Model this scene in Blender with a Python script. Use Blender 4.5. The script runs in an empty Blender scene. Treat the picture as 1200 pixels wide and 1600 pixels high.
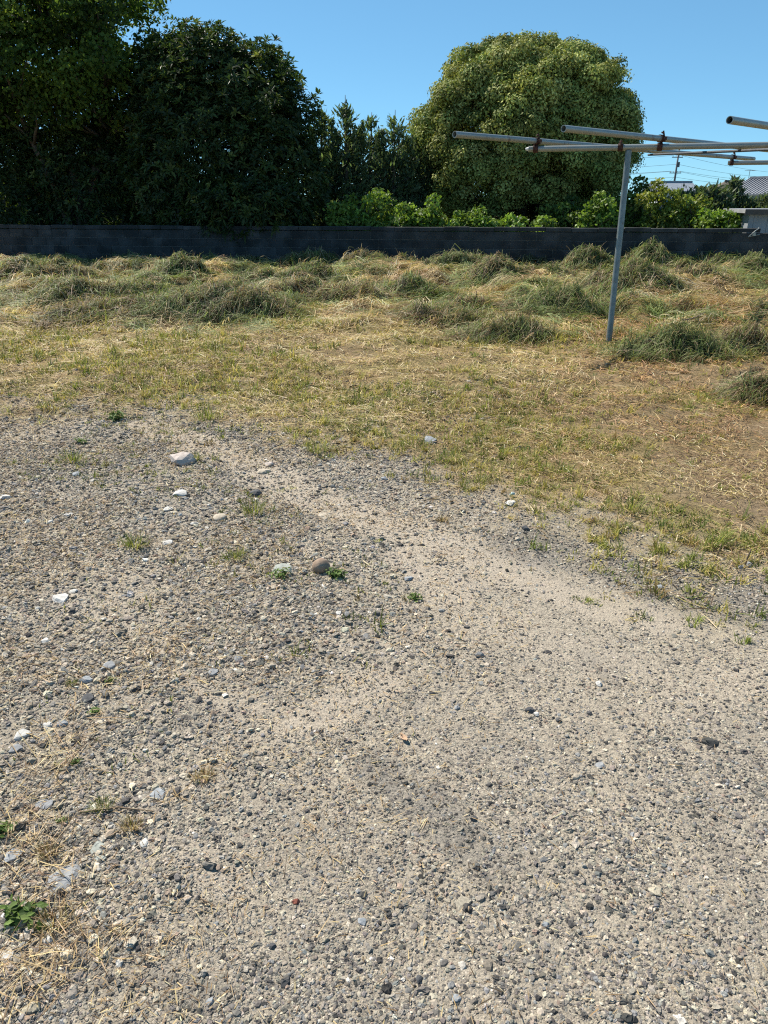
import bpy, math, random
import numpy as np
from mathutils import Vector, Matrix

SC = bpy.context.scene
COL = SC.collection
rng = np.random.default_rng(7)
random.seed(7)
R = math.radians

# ------------------------------------------------------------------ camera, sky, sun, exposure
CAM_H = 1.5
PITCH = R(22.9)
FPX = 1155.0                                    # focal length in pixels of the 1200 x 1600 photograph
cam = bpy.data.cameras.new('camera')
cam.sensor_fit = 'VERTICAL'
cam.sensor_height = 24.0
cam.lens = 24.0 * FPX / 1600.0
cam.clip_start = 0.05
cam.clip_end = 3000
co = bpy.data.objects.new('camera', cam)
COL.objects.link(co)
co.location = (0, 0, CAM_H)
co.rotation_euler = (math.pi / 2 - PITCH, 0, 0)
SC.camera = co

SUN_AZ, SUN_EL = R(-44), R(49)                  # azimuth from +Y, negative = to the left
S = Vector((math.sin(SUN_AZ) * math.cos(SUN_EL), math.cos(SUN_AZ) * math.cos(SUN_EL), math.sin(SUN_EL)))
w = bpy.data.worlds.new('World')
SC.world = w
w.use_nodes = True
nt = w.node_tree
sky = nt.nodes.new('ShaderNodeTexSky')
sky.sky_type = 'NISHITA'
sky.sun_disc = False
sky.sun_elevation = SUN_EL
sky.sun_rotation = SUN_AZ
sky.air_density = 0.6
sky.dust_density = 0.0
sky.ozone_density = 6.0
sky.altitude = 0
bg = nt.nodes['Background']
bg.inputs['Strength'].default_value = 0.097
gam = nt.nodes.new('ShaderNodeGamma'); gam.inputs['Gamma'].default_value = 0.6     # softer fall-off towards the horizon, as in hazy spring air
tint = nt.nodes.new('ShaderNodeMix'); tint.data_type = 'RGBA'; tint.blend_type = 'MULTIPLY'; tint.inputs[0].default_value = 1.0
tint.inputs[7].default_value = (0.98, 1.60, 1.80, 1)
nt.links.new(sky.outputs[0], gam.inputs[0]); nt.links.new(gam.outputs[0], tint.inputs[6]); nt.links.new(tint.outputs[2], bg.inputs[0])

sl = bpy.data.lights.new('sun', 'SUN')
sl.energy = 5.0
sl.angle = R(0.53)
sl.color = (1.0, 0.935, 0.835)
so = bpy.data.objects.new('sun', sl)
COL.objects.link(so)
so.location = (-20, 20, 40)
so.rotation_euler = (-S).to_track_quat('-Z', 'Y').to_euler()

SC.view_settings.view_transform = 'Standard'
SC.view_settings.look = 'None'
SC.view_settings.gamma = 1
SC.view_settings.exposure = 0.76
SC.cycles.use_denoising = False
SC.cycles.filter_width = 1.15
SC.view_settings.use_curve_mapping = False

# ------------------------------------------------------------------ helpers
def at(px, py, z=0.0):                          # where the line of sight of a photo pixel meets height z
    u = 800 - py
    r = (px - 600, FPX * math.cos(PITCH) + u * math.sin(PITCH), -FPX * math.sin(PITCH) + u * math.cos(PITCH))
    t = (z - CAM_H) / r[2]
    return Vector((r[0] * t, r[1] * t, z))

def atd(px, py, D):                             # the point at forward distance D
    u = 800 - py
    r = (px - 600, FPX * math.cos(PITCH) + u * math.sin(PITCH), -FPX * math.sin(PITCH) + u * math.cos(PITCH))
    t = D / r[1]
    return Vector((r[0] * t, D, CAM_H + r[2] * t))

_T = np.random.default_rng(3).random((256, 256))
def vnoise(x, y):
    x = np.asarray(x, float); y = np.asarray(y, float)
    xi = np.floor(x).astype(int); yi = np.floor(y).astype(int)
    fx = x - xi; fy = y - yi
    fx = fx * fx * (3 - 2 * fx); fy = fy * fy * (3 - 2 * fy)
    a = _T[xi & 255, yi & 255]; b = _T[(xi + 1) & 255, yi & 255]
    c = _T[xi & 255, (yi + 1) & 255]; d = _T[(xi + 1) & 255, (yi + 1) & 255]
    return (a * (1 - fx) + b * fx) * (1 - fy) + (c * (1 - fx) + d * fx) * fy

def fbm(x, y, f=1.0, o=4, seed=0):
    s = 0; a = 0.5; t = 0
    for i in range(o):
        s = s + a * vnoise(x * f + 17.3 * i + seed * 7.1, y * f + 9.7 * i + seed * 3.3)
        t += a; a *= 0.55; f *= 2.07
    return s / t

def sstep(a, b, x):
    t = np.clip((x - a) / (b - a), 0, 1)
    return t * t * (3 - 2 * t)

def mesh_np(name, V, faces, mats, col=None, mi=None, smooth=False):
    """faces: list of int arrays (n,3) or (n,4)"""
    me = bpy.data.meshes.new(name)
    V = np.asarray(V, np.float32)
    me.vertices.add(len(V)); me.vertices.foreach_set('co', V.ravel())
    loops = np.concatenate([np.asarray(f).ravel() for f in faces]).astype(np.int32)
    tot = np.concatenate([np.full(len(f), np.asarray(f).shape[1]) for f in faces]).astype(np.int32)
    st = np.concatenate([[0], np.cumsum(tot)[:-1]]).astype(np.int32)
    me.loops.add(len(loops)); me.loops.foreach_set('vertex_index', loops)
    me.polygons.add(len(tot)); me.polygons.foreach_set('loop_start', st); me.polygons.foreach_set('loop_total', tot)
    if mi is not None: me.polygons.foreach_set('material_index', np.asarray(mi, np.int32))
    me.polygons.foreach_set('use_smooth', np.full(len(tot), smooth))
    for m in mats: me.materials.append(m)
    me.update(calc_edges=True)
    if col is not None:
        c = np.ones((len(V), 4), np.float32); c[:, :3] = col
        at_ = me.attributes.new('col', 'FLOAT_COLOR', 'POINT'); at_.data.foreach_set('color', c.ravel())
    return me

def link(name, me, parent=None, loc=None):
    o = bpy.data.objects.new(name, me)
    COL.objects.link(o)
    if parent is not None: o.parent = parent
    if loc is not None: o.location = loc
    return o

def tag(o, label=None, cat=None, group=None, kind=None):
    if label: o['label'] = label
    if cat: o['category'] = cat
    if group: o['group'] = group
    if kind: o['kind'] = kind
    return o

def empty(name, loc=(0, 0, 0), rz=0):
    o = bpy.data.objects.new(name, None)
    COL.objects.link(o)
    o.empty_display_size = 0.2
    o.location = loc; o.rotation_euler.z = rz
    return o

class MB:                                       # collects boxes, tubes and prisms into one mesh
    def __init__(s): s.v = []; s.f = []
    def add(s, v, f):
        n = len(s.v); s.v += [tuple(p) for p in v]; s.f += [tuple(i + n for i in q) for q in f]; return s
    def box(s, x0, x1, y0, y1, z0, z1, M=None):
        v = [Vector(p) for p in ((x0, y0, z0), (x1, y0, z0), (x1, y1, z0), (x0, y1, z0), (x0, y0, z1), (x1, y0, z1), (x1, y1, z1), (x0, y1, z1))]
        if M is not None: v = [M @ p for p in v]
        return s.add(v, [(0, 3, 2, 1), (4, 5, 6, 7), (0, 1, 5, 4), (1, 2, 6, 5), (2, 3, 7, 6), (3, 0, 4, 7)])
    def tube(s, pts, rad, n=10, cap=True):
        pts = [Vector(p) for p in pts]
        if not hasattr(rad, '__len__'): rad = [rad] * len(pts)
        v = []; f = []
        for i, p in enumerate(pts):
            d = (pts[min(i + 1, len(pts) - 1)] - pts[max(i - 1, 0)]).normalized()
            a = d.cross(Vector((0, 0, 1)) if abs(d.z) < 0.9 else Vector((1, 0, 0))).normalized(); b = d.cross(a)
            for k in range(n):
                t = 2 * math.pi * k / n
                v.append(p + (a * math.cos(t) + b * math.sin(t)) * rad[i])
        for i in range(len(pts) - 1):
            for k in range(n):
                f.append((i * n + k, i * n + (k + 1) % n, (i + 1) * n + (k + 1) % n, (i + 1) * n + k))
        if cap:
            f.append(tuple(range(n - 1, -1, -1))); f.append(tuple((len(pts) - 1) * n + k for k in range(n)))
        return s.add(v, f)
    def pipe(s, p0, p1, r, t=0.006, n=20):       # hollow pipe with open ends
        p0 = Vector(p0); p1 = Vector(p1); d = (p1 - p0).normalized()
        a = d.cross(Vector((0, 0, 1)) if abs(d.z) < 0.9 else Vector((1, 0, 0))).normalized(); b = d.cross(a)
        v = []; f = []
        for p, rr in ((p0, r), (p1, r), (p1, r - t), (p0, r - t)):
            for k in range(n):
                q = 2 * math.pi * k / n
                v.append(p + (a * math.cos(q) + b * math.sin(q)) * rr)
        for i in range(4):
            for k in range(n):
                f.append((i * n + k, i * n + (k + 1) % n, ((i + 1) % 4) * n + (k + 1) % n, ((i + 1) % 4) * n + k))
        return s.add(v, f)
    def build(s, name, mat, parent=None, loc=None, smooth=False, angle=None):
        me = bpy.data.meshes.new(name)
        me.from_pydata(s.v, [], s.f); me.update()
        me.materials.append(mat)
        if smooth:
            me.polygons.foreach_set('use_smooth', [True] * len(me.polygons))
            if angle: me.set_sharp_from_angle(angle=R(angle))
        return link(name, me, parent, loc)

# ------------------------------------------------------------------ materials
def mat(name):
    m = bpy.data.materials.new(name); m.use_nodes = True
    n = m.node_tree; b = n.nodes['Principled BSDF']
    return m, n, b
def nd(n, t, **k):
    x = n.nodes.new(t)
    for a, v in k.items():
        if a.startswith('i_'): x.inputs[a[2:].replace('_', ' ')].default_value = v
        else: setattr(x, a, v)
    return x
def ramp(n, src, stops):
    r = n.nodes.new('ShaderNodeValToRGB')
    e = r.color_ramp.elements
    while len(e) < len(stops): e.new(0.5)
    for k, (p, c) in zip(e, stops): k.position = p; k.color = (*c, 1) if len(c) == 3 else c
    n.links.new(src, r.inputs[0]); return r
def mixc(n, fac, a, b, mode='MIX'):
    x = n.nodes.new('ShaderNodeMix'); x.data_type = 'RGBA'; x.blend_type = mode
    for s, v in ((x.inputs[0], fac), (x.inputs[6], a), (x.inputs[7], b)):
        if hasattr(v, 'is_output') or hasattr(v, 'links'): n.links.new(v, s)
        else: s.default_value = v if not isinstance(v, tuple) else (*v, 1)
    return x.outputs[2]
def mth(n, op, a, b=0.0, clamp=False):
    x = n.nodes.new('ShaderNodeMath'); x.operation = op; x.use_clamp = clamp
    for s, v in zip(x.inputs, (a, b)):
        if hasattr(v, 'links'): n.links.new(v, s)
        else: s.default_value = v
    return x.outputs[0]

def simple(name, c0, c1, scale=20, rough=0.8, metal=0.0, bump=0.0, detail=6):
    m, n, b = mat(name)
    tc = nd(n, 'ShaderNodeTexCoord')
    no = nd(n, 'ShaderNodeTexNoise'); no.inputs['Scale'].default_value = scale; no.inputs['Detail'].default_value = detail
    n.links.new(tc.outputs['Object'], no.inputs['Vector'])
    r = ramp(n, no.outputs['Fac'], [(0.3, c0), (0.7, c1)])
    n.links.new(r.outputs[0], b.inputs['Base Color'])
    b.inputs['Roughness'].default_value = rough; b.inputs['Metallic'].default_value = metal
    if bump:
        bp = nd(n, 'ShaderNodeBump'); bp.inputs['Strength'].default_value = bump; bp.inputs['Distance'].default_value = 0.02
        n.links.new(no.outputs['Fac'], bp.inputs['Height']); n.links.new(bp.outputs[0], b.inputs['Normal'])
    return m

def leafmat(name, trans=0.35, rough=0.5, spec=0.25, tint=(1.25, 1.3, 0.6)):
    m = bpy.data.materials.new(name); m.use_nodes = True
    n = m.node_tree; b = n.nodes['Principled BSDF']; out = n.nodes['Material Output']
    a = nd(n, 'ShaderNodeAttribute'); a.attribute_name = 'col'
    n.links.new(a.outputs['Color'], b.inputs['Base Color'])
    b.inputs['Roughness'].default_value = rough
    b.inputs['Specular IOR Level'].default_value = spec
    t = nd(n, 'ShaderNodeBsdfTranslucent')
    n.links.new(mixc(n, 1.0, a.outputs['Color'], tint, 'MULTIPLY'), t.inputs['Color'])
    mx = nd(n, 'ShaderNodeMixShader'); mx.inputs[0].default_value = trans
    n.links.new(b.outputs[0], mx.inputs[1]); n.links.new(t.outputs[0], mx.inputs[2]); n.links.new(mx.outputs[0], out.inputs[0])
    return m

M_leaf = leafmat('leaf', 0.35)
M_gloss = leafmat('glossy_leaf', 0.32, 0.45, 0.25)
M_blade = leafmat('grass_blade', 0.36, 0.6, 0.2, (1.2, 1.2, 0.8))
M_bark = simple('bark', (0.05, 0.04, 0.03), (0.13, 0.10, 0.075), 14, 0.9, 0, 0.6)
M_galv = simple('galvanised_pipe', (0.25, 0.265, 0.245), (0.31, 0.325, 0.30), 7, 0.36, 0.35)
def add_rust(m, sc, lo, hi):
    n = m.node_tree; b = n.nodes['Principled BSDF']; tc = nd(n, 'ShaderNodeTexCoord')
    no = nd(n, 'ShaderNodeTexNoise'); no.inputs['Scale'].default_value = sc; no.inputs['Detail'].default_value = 8; no.inputs['Roughness'].default_value = .7
    n.links.new(tc.outputs['Object'], no.inputs['Vector'])
    f = ramp(n, no.outputs['Fac'], [(lo, (0, 0, 0)), (hi, (1, 1, 1))])
    src = b.inputs['Base Color'].links[0].from_socket
    n.links.new(mixc(n, f.outputs[0], src, (.13, .065, .035)), b.inputs['Base Color'])
    n.links.new(mth(n, 'ADD', mth(n, 'MULTIPLY', f.outputs[0], .5), .36), b.inputs['Roughness'])
add_rust(M_galv, 6, .58, .72)
M_post = simple('painted_post', (0.13, 0.155, 0.155), (0.21, 0.24, 0.235), 16, 0.5, 0.3)
add_rust(M_post, 9, .56, .72)
M_rust = simple('rusty_clamp', (0.025, 0.012, 0.009), (0.10, 0.036, 0.024), 60, 0.85, 0.2, 0.4)
M_darkrod = simple('dark_steel', (0.04, 0.045, 0.05), (0.09, 0.09, 0.09), 30, 0.6, 0.4)

def stonemat(name, c0, c1, sc=40):
    return simple(name, c0, c1, sc, 0.9, 0, 0.35)

# ------------------------------------------------------------------ ground: shape and what lies where
BND = [at(*p) for p in ((-500, 640), (-150, 655), (0, 652), (130, 636), (250, 630), (380, 655), (500, 682), (600, 712), (700, 745), (800, 790), (900, 822), (1000, 848), (1100, 868), (1200, 885), (1500, 940))]
bx_ = np.array([p.x for p in BND]); by_ = np.array([p.y for p in BND])
order = np.argsort(bx_); bx_ = bx_[order]; by_ = by_[order]
def grass_mask(x, y, soft=1.0):
    d = y - np.interp(x, bx_, by_)
    d = d + (fbm(x, y, 1.6, 4, 1) - 0.5) * 2.3 * np.clip(y / 5.0, 0.35, 1.0)
    d = d + (fbm(x, y, 6.0, 3, 4) - 0.5) * 0.7
    return sstep(-0.55 * soft, 0.6 * soft, d)

def capsule(x, y, a, b, r):                     # soft stroke from a to b
    a = np.array(a[:2]); b = np.array(b[:2]); d = b - a
    t = np.clip(((x - a[0]) * d[0] + (y - a[1]) * d[1]) / max(1e-6, d @ d), 0, 1)
    q = np.hypot(x - a[0] - t * d[0], y - a[1] - t * d[1])
    q = q * (0.45 + 1.15 * fbm(x, y, 4.2, 5, 5))
    return 1 - sstep(r * 0.35, r, q)

def strokes(x, y, lst, wide=1.0):
    m = np.zeros_like(np.asarray(x, float))
    for (p, q, r, s) in lst: m = np.maximum(m, s * capsule(x, y, at(*p), at(*q), r * wide))
    return m
DUST = [((235, 665), (330, 700), 0.32, 1), ((330, 700), (430, 745), 0.28, 1), ((430, 745), (560, 810), 0.25, .9), ((560, 810), (690, 850), 0.26, 1), ((690, 850), (790, 880), 0.26, 1),
        ((640, 870), (700, 920), 0.22, .9), ((790, 890), (900, 930), 0.22, .8), ((900, 930), (1100, 980), 0.22, .8), ((700, 950), (1000, 1040), 0.22, .5),
        ((490, 1120), (590, 1070), 0.16, .9), ((300, 1340), (370, 1400), 0.1, .8), ((300, 1060), (380, 1110), 0.18, .6), ((150, 950), (240, 990), 0.2, .6),
        ((40, 680), (150, 650), 0.4, .6), ((210, 900), (280, 960), 0.2, .5), ((1150, 1060), (1060, 1110), 0.2, .5), ((560, 1010), (660, 980), .15, .5)]
DARK = [((590, 1200), (720, 1300), 0.13, .9), ((700, 1290), (780, 1370), 0.11, .8), ((150, 1480), (330, 1560), 0.12, .8), ((1100, 1300), (1200, 1420), 0.13, .6), ((820, 850), (1000, 900), 0.26, .9),
        ((1000, 900), (1200, 950), 0.3, .9), ((1160, 1130), (1200, 1200), .15, .5), ((120, 1080), (60, 1130), .2, .4), ((920, 1020), (960, 1060), .1, .6), ((820, 1330), (950, 1400), .1, .5)]
SOIL = [((1100, 720), (1200, 790), 0.55, 1), ((960, 640), (1200, 680), 0.8, .8), ((1000, 560), (1200, 590), 1.0, .7), ((800, 600), (950, 640), .6, .4), ((400, 545), (540, 555), .6, .6), ((0, 505), (160, 490), 1.2, .5), ((900, 580), (1100, 590), .6, .6), ((620, 650), (700, 690), .4, .4)]
STRAW = [((80, 1190), (120, 1150), 0.17, 1), ((30, 1530), (70, 1500), 0.12, 1), ((130, 1130), (190, 1120), 0.14, .6), ((270, 1250), (330, 1190), 0.08, .7), ((60, 1350), (90, 1420), 0.1, .6), ((20, 1270), (60, 1310), .1, .8),
         ((230, 1460), (160, 1480), .07, .5), ((240, 1270), (280, 1230), .07, .4)]

def gh(x, y):                                   # ground height
    x = np.asarray(x, float); y = np.asarray(y, float)
    g = sstep(4.0, 9.0, y)
    near = 1 - sstep(40, 80, np.hypot(x, y))
    band = sstep(8.6, 11.5, y) * (1 - sstep(19.5, 21, y))
    g2 = sstep(.46, .74, fbm(x, y, .75, 3, 71)) * (.7 + .6 * fbm(x, y, 3.1, 2, 72))
    near = near
    return near * ((fbm(x, y, 0.9, 4, 2) - 0.5) * (0.05 + 0.14 * g) + (fbm(x, y, 4.0, 3, 8) - 0.5) * (0.016 + 0.05 * g) + .19 * band * g2 + (fbm(x, y, 11.0, 2, 9) - .5) * .045 * sstep(4.0, 6.5, y))

def axis(lo, hi, c0, c1, step, grow=1.18):
    a = list(np.arange(c0, c1 + 1e-6, step)); s = step; p = c1
    while p < hi: s *= grow; p += s; a.append(p)
    s = step; p = c0
    while p > lo: s *= grow; p -= s; a.insert(0, p)
    return np.array(a)
gx = axis(-900, 900, -5, 5, 0.06, 1.06); gy = axis(-30, 1500, 0.2, 7.5, 0.05, 1.035)
GX, GY = np.meshgrid(gx, gy)
GZ = gh(GX, GY)
V = np.stack([GX, GY, GZ], -1).reshape(-1, 3)
nx_, ny_ = len(gx), len(gy)
I = (np.arange(ny_ - 1)[:, None] * nx_ + np.arange(nx_ - 1)[None]).ravel()
Q = np.stack([I, I + 1, I + nx_ + 1, I + nx_], -1)

def ground_material():
    m, n, b = mat('ground')
    geo = nd(n, 'ShaderNodeNewGeometry'); P = geo.outputs['Position']
    def attr(k):
        a = nd(n, 'ShaderNodeAttribute'); a.attribute_name = k; return a.outputs['Fac']
    def noise(s, d=6, r=0.6):
        x = nd(n, 'ShaderNodeTexNoise'); x.inputs['Scale'].default_value = s; x.inputs['Detail'].default_value = d; x.inputs['Roughness'].default_value = r
        n.links.new(P, x.inputs['Vector']); return x.outputs['Fac']
    def vor(s, feat='F1'):
        x = nd(n, 'ShaderNodeTexVoronoi'); x.feature = feat; x.inputs['Scale'].default_value = s
        n.links.new(P, x.inputs['Vector']); return x
    va = vor(150); vb = vor(75)
    sep = nd(n, 'ShaderNodeSeparateColor'); n.links.new(va.outputs['Color'], sep.inputs[0])
    sepb = nd(n, 'ShaderNodeSeparateColor'); n.links.new(vb.outputs['Color'], sepb.inputs[0])
    grit = ramp(n, sep.outputs[0], [(0.0, (0.14, 0.13, 0.115)), (0.12, (0.34, 0.31, 0.26)), (0.6, (0.48, 0.44, 0.36)), (1.0, (0.60, 0.55, 0.455))])
    grit2 = ramp(n, sepb.outputs[1], [(0.0, (0.12, 0.115, 0.105)), (0.35, (0.34, 0.31, 0.255)), (1.0, (0.50, 0.45, 0.365))])
    c = mixc(n, 0.4, grit.outputs[0], grit2.outputs[0])
    big = ramp(n, noise(2.2, 5), [(0.35, (0.83, 0.83, 0.84)), (0.68, (1.08, 1.05, 1.0))])
    c = mixc(n, 1.0, c, big.outputs[0], 'MULTIPLY')
    # bare sandy dust over the aggregate
    fine = ramp(n, noise(90, 5, .7), [(0.3, (0.37, 0.325, 0.265)), (0.7, (0.56, 0.50, 0.41))])
    patch = ramp(n, noise(38, 5, .7), [(0.40, (0, 0, 0)), (0.62, (1, 1, 1))])
    dm0 = mth(n, 'SUBTRACT', mth(n, 'MULTIPLY', attr('dust'), 2.1), mth(n, 'MULTIPLY', noise(11, 6, .7), 1.35), True)
    dm = mth(n, 'ADD', mth(n, 'MULTIPLY', dm0, 0.8), mth(n, 'MULTIPLY', patch.outputs[0], 0.38), True)
    c = mixc(n, dm, c, fine.outputs[0])
    dark = ramp(n, noise(60, 5, .7), [(0.3, (0.15, 0.148, 0.142)), (0.7, (0.27, 0.262, 0.245))])
    dk0 = mth(n, 'SUBTRACT', mth(n, 'MULTIPLY', attr('dark'), 1.8), mth(n, 'MULTIPLY', noise(16, 6, .7), 1.4), True)
    c = mixc(n, mth(n, 'MULTIPLY', dk0, 0.6), c, dark.outputs[0])
    # thatch and soil of the mown field, coloured darker for shade between straws
    th = ramp(n, noise(55, 8, .75), [(0.33, (0.045, 0.033, 0.018)), (0.44, (0.16, 0.12, 0.06)), (0.55, (0.36, 0.27, 0.14)), (0.68, (0.56, 0.45, 0.27))])
    gp = ramp(n, noise(1.3, 6, .65), [(0.42, (0, 0, 0)), (0.66, (1, 1, 1))])
    gr = ramp(n, noise(70, 6, .75), [(0.3, (0.06, 0.075, 0.02)), (0.7, (0.19, 0.20, 0.06))])
    th2 = mixc(n, mth(n, 'MULTIPLY', gp.outputs[0], 0.6), th.outputs[0], gr.outputs[0])
    so_ = ramp(n, noise(48, 7, .7), [(0.3, (0.08, 0.055, 0.036)), (0.5, (0.2, 0.145, 0.095)), (0.7, (0.36, 0.28, 0.19))])
    th2 = mixc(n, mth(n, 'MULTIPLY', attr('soil'), 0.8), th2, so_.outputs[0])
    c = mixc(n, attr('grass'), c, th2)
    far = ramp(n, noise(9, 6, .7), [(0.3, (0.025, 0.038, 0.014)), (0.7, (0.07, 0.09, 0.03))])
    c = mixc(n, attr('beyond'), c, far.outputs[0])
    c = mixc(n, 1.0, c, (1.03, 0.99, 0.945), 'MULTIPLY')
    n.links.new(c, b.inputs['Base Color'])
    b.inputs['Roughness'].default_value = 0.95; b.inputs['Specular IOR Level'].default_value = 0.15
    hgt = mth(n, 'ADD', mth(n, 'MULTIPLY', sep.outputs[1], 0.5), mth(n, 'ADD', mth(n, 'MULTIPLY', sepb.outputs[2], 0.6), mth(n, 'MULTIPLY', noise(120, 6, .7), 1.0)))
    bp = nd(n, 'ShaderNodeBump'); bp.inputs['Strength'].default_value = 1.0; bp.inputs['Distance'].default_value = 0.011
    n.links.new(hgt, bp.inputs['Height']); n.links.new(bp.outputs[0], b.inputs['Normal'])
    return m
gme = mesh_np('ground', V, [Q], [ground_material()], smooth=True)
fx, fy = V[:, 0], V[:, 1]
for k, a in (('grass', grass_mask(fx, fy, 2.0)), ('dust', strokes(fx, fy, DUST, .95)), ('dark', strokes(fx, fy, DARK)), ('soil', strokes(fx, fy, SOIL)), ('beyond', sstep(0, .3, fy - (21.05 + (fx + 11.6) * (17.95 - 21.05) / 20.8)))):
    gme.attributes.new(k, 'FLOAT', 'POINT').data.foreach_set('value', np.asarray(a, np.float32))
tag(link('ground', gme), 'worn gravel yard running into a mown grass field', 'ground', kind='structure')

# ------------------------------------------------------------------ concrete block wall
WL, WR = Vector((-11.6, 21.05, 0)), Vector((9.2, 17.95, 0))
wdir = (WR - WL).normalized(); wn = Vector((wdir.y, -wdir.x, 0))        # wn points to the camera
wlen = (WR - WL).length
wang = math.atan2(wdir.y, wdir.x)
def block_mat():
    m, n, b = mat('concrete_block')
    tc = nd(n, 'ShaderNodeTexCoord'); oi = nd(n, 'ShaderNodeObjectInfo')
    geo = nd(n, 'ShaderNodeNewGeometry')
    no = nd(n, 'ShaderNodeTexNoise'); no.inputs['Scale'].default_value = 45; no.inputs['Detail'].default_value = 6; n.links.new(tc.outputs['Object'], no.inputs['Vector'])
    st = nd(n, 'ShaderNodeTexNoise'); st.inputs['Scale'].default_value = 2.5; st.inputs['Detail'].default_value = 6; n.links.new(geo.outputs['Position'], st.inputs['Vector'])
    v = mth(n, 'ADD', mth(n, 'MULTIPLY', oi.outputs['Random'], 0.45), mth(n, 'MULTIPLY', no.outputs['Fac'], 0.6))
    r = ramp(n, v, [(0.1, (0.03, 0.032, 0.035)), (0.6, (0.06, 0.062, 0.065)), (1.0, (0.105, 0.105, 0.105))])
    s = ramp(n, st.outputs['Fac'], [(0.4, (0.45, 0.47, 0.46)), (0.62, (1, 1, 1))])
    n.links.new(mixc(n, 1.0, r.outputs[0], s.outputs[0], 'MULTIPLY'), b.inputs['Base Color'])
    b.inputs['Roughness'].default_value = 0.95
    bp = nd(n, 'ShaderNodeBump'); bp.inputs['Strength'].default_value = 0.5; bp.inputs['Distance'].default_value = 0.01
    n.links.new(no.outputs['Fac'], bp.inputs['Height']); n.links.new(bp.outputs[0], b.inputs['Normal'])
    return m
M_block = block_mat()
M_mortar = simple('mortar', (0.12, 0.12, 0.115), (0.18, 0.18, 0.17), 30, 0.95)
wall = empty('block_wall', WL, wang)
tag(wall, 'low dark concrete block wall across the back of the field', 'wall')
MB().box(0.0, wlen, -0.045, 0.045, -0.3, 0.785).build('mortar_core', M_mortar, wall)
def bevel_box(l, d, h, c):
    b = MB()
    v = []
    for (sx, sy, sz) in ((0, 0, 0),): pass
    x, y, z = l / 2, d / 2, h / 2
    pts = []
    for sx in (-1, 1):
        for sy in (-1, 1):
            for sz in (-1, 1):
                pts += [(sx * x, sy * (y - c), sz * (z - c)), (sx * (x - c), sy * y, sz * (z - c)), (sx * (x - c), sy * (y - c), sz * z)]
    import bmesh
    bm = bmesh.new()
    for p in pts: bm.verts.new(p)
    bmesh.ops.convex_hull(bm, input=bm.verts)
    bmesh.ops.dissolve_limit(bm, angle_limit=0.01, verts=bm.verts, edges=bm.edges)
    me = bpy.data.meshes.new('block'); bm.to_mesh(me); bm.free()
    return me
bme = bevel_box(0.39, 0.12, 0.19, 0.006); bme.materials.append(M_block)
hme = bevel_box(0.19, 0.12, 0.19, 0.006); hme.materials.append(M_block)
cme = bevel_box(0.592, 0.15, 0.09, 0.008); cme.materials.append(M_block)
ncol = int(wlen / 0.4)
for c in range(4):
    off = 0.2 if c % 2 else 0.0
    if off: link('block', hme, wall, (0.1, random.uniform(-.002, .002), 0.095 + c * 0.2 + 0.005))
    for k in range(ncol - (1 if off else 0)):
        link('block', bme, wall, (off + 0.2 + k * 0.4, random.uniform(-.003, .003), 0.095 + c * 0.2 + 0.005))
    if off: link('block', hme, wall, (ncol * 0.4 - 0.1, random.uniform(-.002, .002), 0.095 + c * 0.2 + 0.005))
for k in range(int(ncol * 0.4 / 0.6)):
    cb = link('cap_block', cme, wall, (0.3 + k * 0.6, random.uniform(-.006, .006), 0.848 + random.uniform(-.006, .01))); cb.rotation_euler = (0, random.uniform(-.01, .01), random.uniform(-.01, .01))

# ------------------------------------------------------------------ blades
def blades(P, az, lean, L, W, curl, colr, segs=2, twist=None):
    """P (n,3); az heading; lean angle from vertical at the root; curl adds lean along the blade"""
    n = len(P)
    hd = np.stack([np.cos(az), np.sin(az), np.zeros(n)], -1)
    tw = az + np.pi / 2 if twist is None else twist
    sd = np.stack([np.cos(tw), np.sin(tw), np.zeros(n)], -1)
    pts = [P]; a = lean.copy()
    for s in range(segs):
        d = hd * np.sin(a)[:, None] + np.array([0, 0, 1.0]) * np.cos(a)[:, None]
        pts.append(pts[-1] + d * (L / segs)[:, None]); a = a + curl / segs
    vs = []
    for s in range(segs):
        wv = (W * (1 - 0.35 * s / segs) / 2)[:, None]
        vs += [pts[s] - sd * wv, pts[s] + sd * wv]
    vs.append(pts[-1])
    k = 2 * segs + 1
    V = np.stack(vs, 1).reshape(-1, 3)
    b = np.arange(n) * k
    qs = [np.stack([b + 2 * s, b + 2 * s + 1, b + 2 * s + 3, b + 2 * s + 2], -1) for s in range(segs - 1)]
    t = np.stack([b + 2 * segs - 2, b + 2 * segs - 1, b + 2 * segs], -1)
    return V, (np.concatenate(qs) if qs else np.zeros((0, 4), int)), t, np.repeat(colr, k, 0)

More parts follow.
